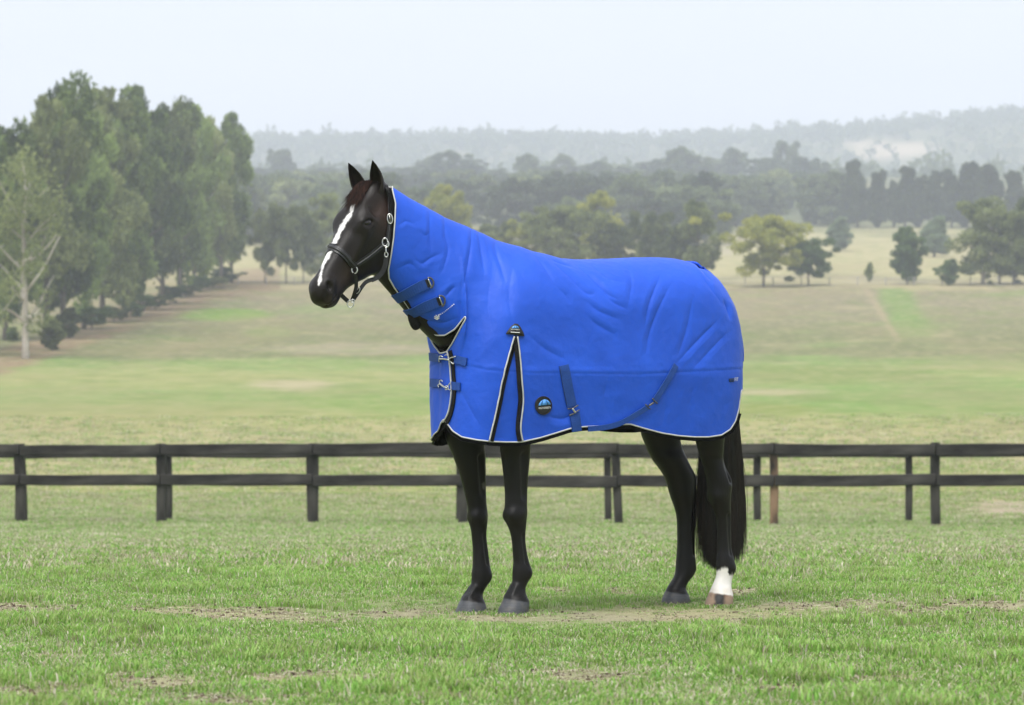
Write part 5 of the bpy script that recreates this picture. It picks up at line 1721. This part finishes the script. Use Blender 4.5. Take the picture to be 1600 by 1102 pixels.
def build_grass():
    mat = grass_material()
    tufts = bpy.data.collections.new('grass_tufts')
    r = np.random.default_rng(11)
    GREEN = [(.195, .365, .065), (.25, .43, .09), (.135, .285, .048), (.36, .47, .16)]
    DRY = [(.54, .48, .35), (.40, .35, .25), (.62, .57, .46), (.36, .34, .20)]
    def tuft(idx, n, h, spread, dry, lean, w):
        vs, fs, cs = [], [], []
        for i in range(n):
            a = r.uniform(0, 6.283); q = spread * math.sqrt(r.random())
            bx, by = q * math.cos(a), q * math.sin(a)
            hh = h * r.uniform(.45, 1.15); az = r.uniform(0, 6.283); ln = lean * hh * r.uniform(.3, 1.4)
            dx, dy = math.cos(az) * ln, math.sin(az) * ln
            sx, sy = -math.sin(az + r.uniform(-.6, .6)) * w / 2, math.cos(az) * w / 2
            col = (DRY if r.random() < dry else GREEN)[r.integers(4)]
            b = len(vs)
            for t, ww in ((-.08, .8), (.45, 1.0), (.8, .7)):
                x, y, z = bx + dx * max(t, 0) ** 2, by + dy * max(t, 0) ** 2, hh * (t - .25 * lean * max(t, 0) ** 2)
                vs += [(x - sx * ww, y - sy * ww, z), (x + sx * ww, y + sy * ww, z)]
            vs.append((bx + dx, by + dy, hh * (1 - .3 * lean)))
            fs += [[b, b + 1, b + 3, b + 2], [b + 2, b + 3, b + 5, b + 4], [b + 4, b + 5, b + 6]]
            cs += [col] * 7
        me = mesh_np('tuft', vs, fs, True)
        ca = me.color_attributes.new('blade', 'FLOAT_COLOR', 'POINT')
        ca.data.foreach_set('color', np.array([(*c, 1) for c in cs], np.float32).ravel())
        me.materials.append(mat)
        o = bpy.data.objects.new('tuft_%02d' % idx, me)
        tufts.objects.link(o)
    #       n   height spread dry lean width
    spec = [(30, .026, .065, .10, .75, .0042), (28, .034, .060, .12, .7, .0042), (30, .020, .075, .22, .9, .0042), (26, .046, .055, .10, .6, .0040),   # 0-3 green
            (22, .014, .080, .85, 1.3, .0032), (22, .022, .075, .65, 1.1, .0032),                                                                         # 4-5 dry, short
            (9, .075, .05, .8, .45, .0022), (8, .105, .06, .9, .4, .0020),                                                                                # 6-7 tall straw
            (28, .055, .15, .22, .7, .008), (26, .05, .16, .6, .7, .008)]                                                                                 # 8-9 for further off
    for i, s in enumerate(spec): tuft(i, *s)
    # litter of the worn ground: flat straw bits and crumbs of soil
    for idx in (10, 11):
        vs, fs, cs = [], [], []
        for i in range(14):
            x, y, a, L_ = r.normal(0, .05), r.normal(0, .05), r.uniform(0, 6.283), r.uniform(.01, .035)
            dx, dy = math.cos(a) * L_, math.sin(a) * L_; b = len(vs)
            vs += [(x - dx - dy * .05, y - dy + dx * .05, .004), (x + dx, y + dy, r.uniform(.004, .014)), (x + dx + dy * .1, y + dy - dx * .1, .005), (x - dx + dy * .06, y - dy - dx * .06, .003)]
            fs.append([b, b + 1, b + 2, b + 3]); cs += [DRY[r.integers(4)]] * 4
        for i in range(7):
            x, y, q = r.normal(0, .05), r.normal(0, .05), r.uniform(.004, .013); b = len(vs)
            ring = [(x + q * math.cos(k * 1.047) * r.uniform(.7, 1.2), y + q * math.sin(k * 1.047) * r.uniform(.7, 1.2), -.003) for k in range(6)]
            top = [(x + (p[0] - x) * .6, y + (p[1] - y) * .6, q * r.uniform(.7, 1.1)) for p in ring]
            vs += ring + top + [(x, y, q * 1.15)]
            for k in range(6):
                l = (k + 1) % 6
                fs += [[b + k, b + l, b + 6 + l, b + 6 + k], [b + 6 + k, b + 6 + l, b + 12]]
            cs += [[(.17, .125, .085), (.10, .075, .05), (.24, .19, .13)][r.integers(3)]] * 13
        me = mesh_np('tuft', vs, fs, False)
        ca = me.color_attributes.new('blade', 'FLOAT_COLOR', 'POINT')
        ca.data.foreach_set('color', np.array([(*c, 1) for c in cs], np.float32).ravel())
        me.materials.append(mat)
        tufts.objects.link(bpy.data.objects.new('tuft_%02d' % idx, me))
    # points
    def band(d0, d1, dens, wid):
        n = int((d1 ** 2 - d0 ** 2) * wid * dens)
        D = np.sqrt(r.uniform(d0 ** 2, d1 ** 2, n)); k = r.uniform(-wid, wid, n)
        return np.stack([k * D, D], 1)
    P = [band(a, b, 560 * math.exp(-((a + b) / 2 - 9) / 11.0) + 24, .245) for a, b in zip(np.arange(7, 70, 1.5), np.arange(8.5, 71.5, 1.5))]
    P += [band(a, a + 8, 6 * math.exp(-(a - 70) / 38.0), .27) for a in np.arange(70, 150, 8)]
    B = np.concatenate([np.full(len(p), i) for i, p in enumerate(P)]); P = np.vstack(P)
    Z = ground_z(P[:, 0], P[:, 1])
    px = 800 + FPX * P[:, 0] / P[:, 1]; py = HOR - FPX * (Z - EYE) / P[:, 1]
    bare = bare_mask(P[:, 0], P[:, 1], px, py)
    nz = np.array([mnoise.fractal(Vector((p[0] * .9, p[1] * .55, 0)), 1.0, 2.0, 3) for p in P])
    lush = np.array([mnoise.noise(Vector((p[0] * 1.7, p[1] * 1.1, 5))) for p in P])
    u = r.random(len(P))
    kind = np.where(lush > .15, 3, r.integers(0, 3, len(P)))
    kind = np.where((r.random(len(P)) < .20 + .75 * np.clip(nz, -.15, .7)), 5, kind)
    straw = np.exp(-((py - 885) / 16) ** 2) * (px > 560) + np.exp(-((py - 845) / 20) ** 2) * .8
    kind = np.where(r.random(len(P)) < .01 + .16 * np.clip(straw * (.4 + lush), 0, 1), r.integers(6, 8, len(P)), kind)
    kind = np.where((bare > .15) & (r.random(len(P)) < bare * .95), r.integers(4, 6, len(P)), kind)
    kind = np.where(r.random(len(P)) < sstep(17, 36, P[:, 1]), np.where(r.random(len(P)) < .35 + .4 * np.clip(nz, -.3, 1) + .25 * sstep(40, 70, P[:, 1]), 9, 8), kind)
    kind = np.where((bare > .25) & (P[:, 1] < 24) & (r.random(len(P)) < .38 * bare), r.integers(10, 12, len(P)), kind)
    keep = u > bare * np.where(P[:, 1] > 30, .97, .25)
    sc = r.uniform(.7, 1.25, len(P)) * (1 + .35 * np.clip(lush, -.5, 1)) * (1 - .45 * bare)
    sc *= 1 + .9 * sstep(55, 110, P[:, 1])
    # trampled short round the hooves
    d0 = np.hypot(P[:, 0] - .25, (P[:, 1] - 14.1) * .8)
    sc *= np.where(d0 < 1.7, .55 + .45 * sstep(.7, 1.7, d0), 1.0)
    P, Z, kind, sc = P[keep], Z[keep], kind[keep], sc[keep]
    # blades that stand up round each hoof
    ex = []
    for key, (lo, rows) in LEGS.items():
        yb, xl, xr = rows[-1]
        c = to_world(hp((xl + xr) / 2, yb, lo))
        for _ in range(46):
            a = r.uniform(0, 6.283); q = r.uniform(.062, .13)
            ex.append((c[0] + q * math.cos(a), c[1] + q * math.sin(a) * 1.1))
    ex = np.array(ex)
    P = np.vstack([P, ex]); Z = np.concatenate([Z, ground_z(ex[:, 0], ex[:, 1])])
    kind = np.concatenate([kind, r.choice([0, 2, 4, 5, 5], len(ex))]); sc = np.concatenate([sc, r.uniform(.6, 1.1, len(ex))])
    me = bpy.data.meshes.new('grass')
    me.vertices.add(len(P))
    me.vertices.foreach_set('co', np.column_stack([P, Z]).astype(np.float32).ravel())
    for nm, ty, val in (('tuft_kind', 'INT', kind.astype(np.int32)), ('tuft_scale', 'FLOAT', sc.astype(np.float32)), ('tuft_turn', 'FLOAT', r.uniform(0, 6.283, len(P)).astype(np.float32))):
        a = me.attributes.new(nm, ty, 'POINT'); a.data.foreach_set('value', val)
    o = obj('grass', me, mat)
    tag(o, 'short green and straw-coloured grass growing over the paddock', 'grass', kind='stuff')
    ng = bpy.data.node_groups.new('scatter_tufts', 'GeometryNodeTree')
    ng.interface.new_socket('Geometry', in_out='INPUT', socket_type='NodeSocketGeometry')
    ng.interface.new_socket('Geometry', in_out='OUTPUT', socket_type='NodeSocketGeometry')
    N, L = ng.nodes, ng.links
    gi, go = N.new('NodeGroupInput'), N.new('NodeGroupOutput')
    ci = N.new('GeometryNodeCollectionInfo'); ci.inputs['Collection'].default_value = tufts
    ci.inputs['Separate Children'].default_value = True; ci.inputs['Reset Children'].default_value = True
    ip = N.new('GeometryNodeInstanceOnPoints'); ip.inputs['Pick Instance'].default_value = True
    def attr(nm, ty):
        a = N.new('GeometryNodeInputNamedAttribute'); a.data_type = ty; a.inputs['Name'].default_value = nm
        return a.outputs['Attribute']
    cx = N.new('ShaderNodeCombineXYZ'); L.new(attr('tuft_turn', 'FLOAT'), cx.inputs['Z'])
    L.new(gi.outputs[0], ip.inputs['Points']); L.new(ci.outputs[0], ip.inputs['Instance'])
    L.new(attr('tuft_kind', 'INT'), ip.inputs['Instance Index'])
    L.new(cx.outputs[0], ip.inputs['Rotation']); L.new(attr('tuft_scale', 'FLOAT'), ip.inputs['Scale'])
    L.new(ip.outputs[0], go.inputs[0])
    md = o.modifiers.new('scatter', 'NODES'); md.node_group = ng
    print('tufts', len(P))
build_grass()
# ------------------------------------------------------------------ the hazy air
def build_haze():
    b = MB(); b.box((0, 0, 345), (11600, 11600, 720))
    m = bpy.data.materials.new('hazy_air'); m.use_nodes = True
    N = m.node_tree.nodes; N.clear()
    out = N.new('ShaderNodeOutputMaterial')
    v = N.new('ShaderNodeVolumePrincipled')
    v.inputs['Color'].default_value = (.80, .85, .98, 1)
    v.inputs['Density'].default_value = .00040
    v.inputs['Density Attribute'].default_value = ''
    v.inputs['Anisotropy'].default_value = 0.0
    m.node_tree.links.new(v.outputs['Volume'], out.inputs['Volume'])
    o = b.build('haze', m)
    tag(o, kind='stuff')
build_haze()
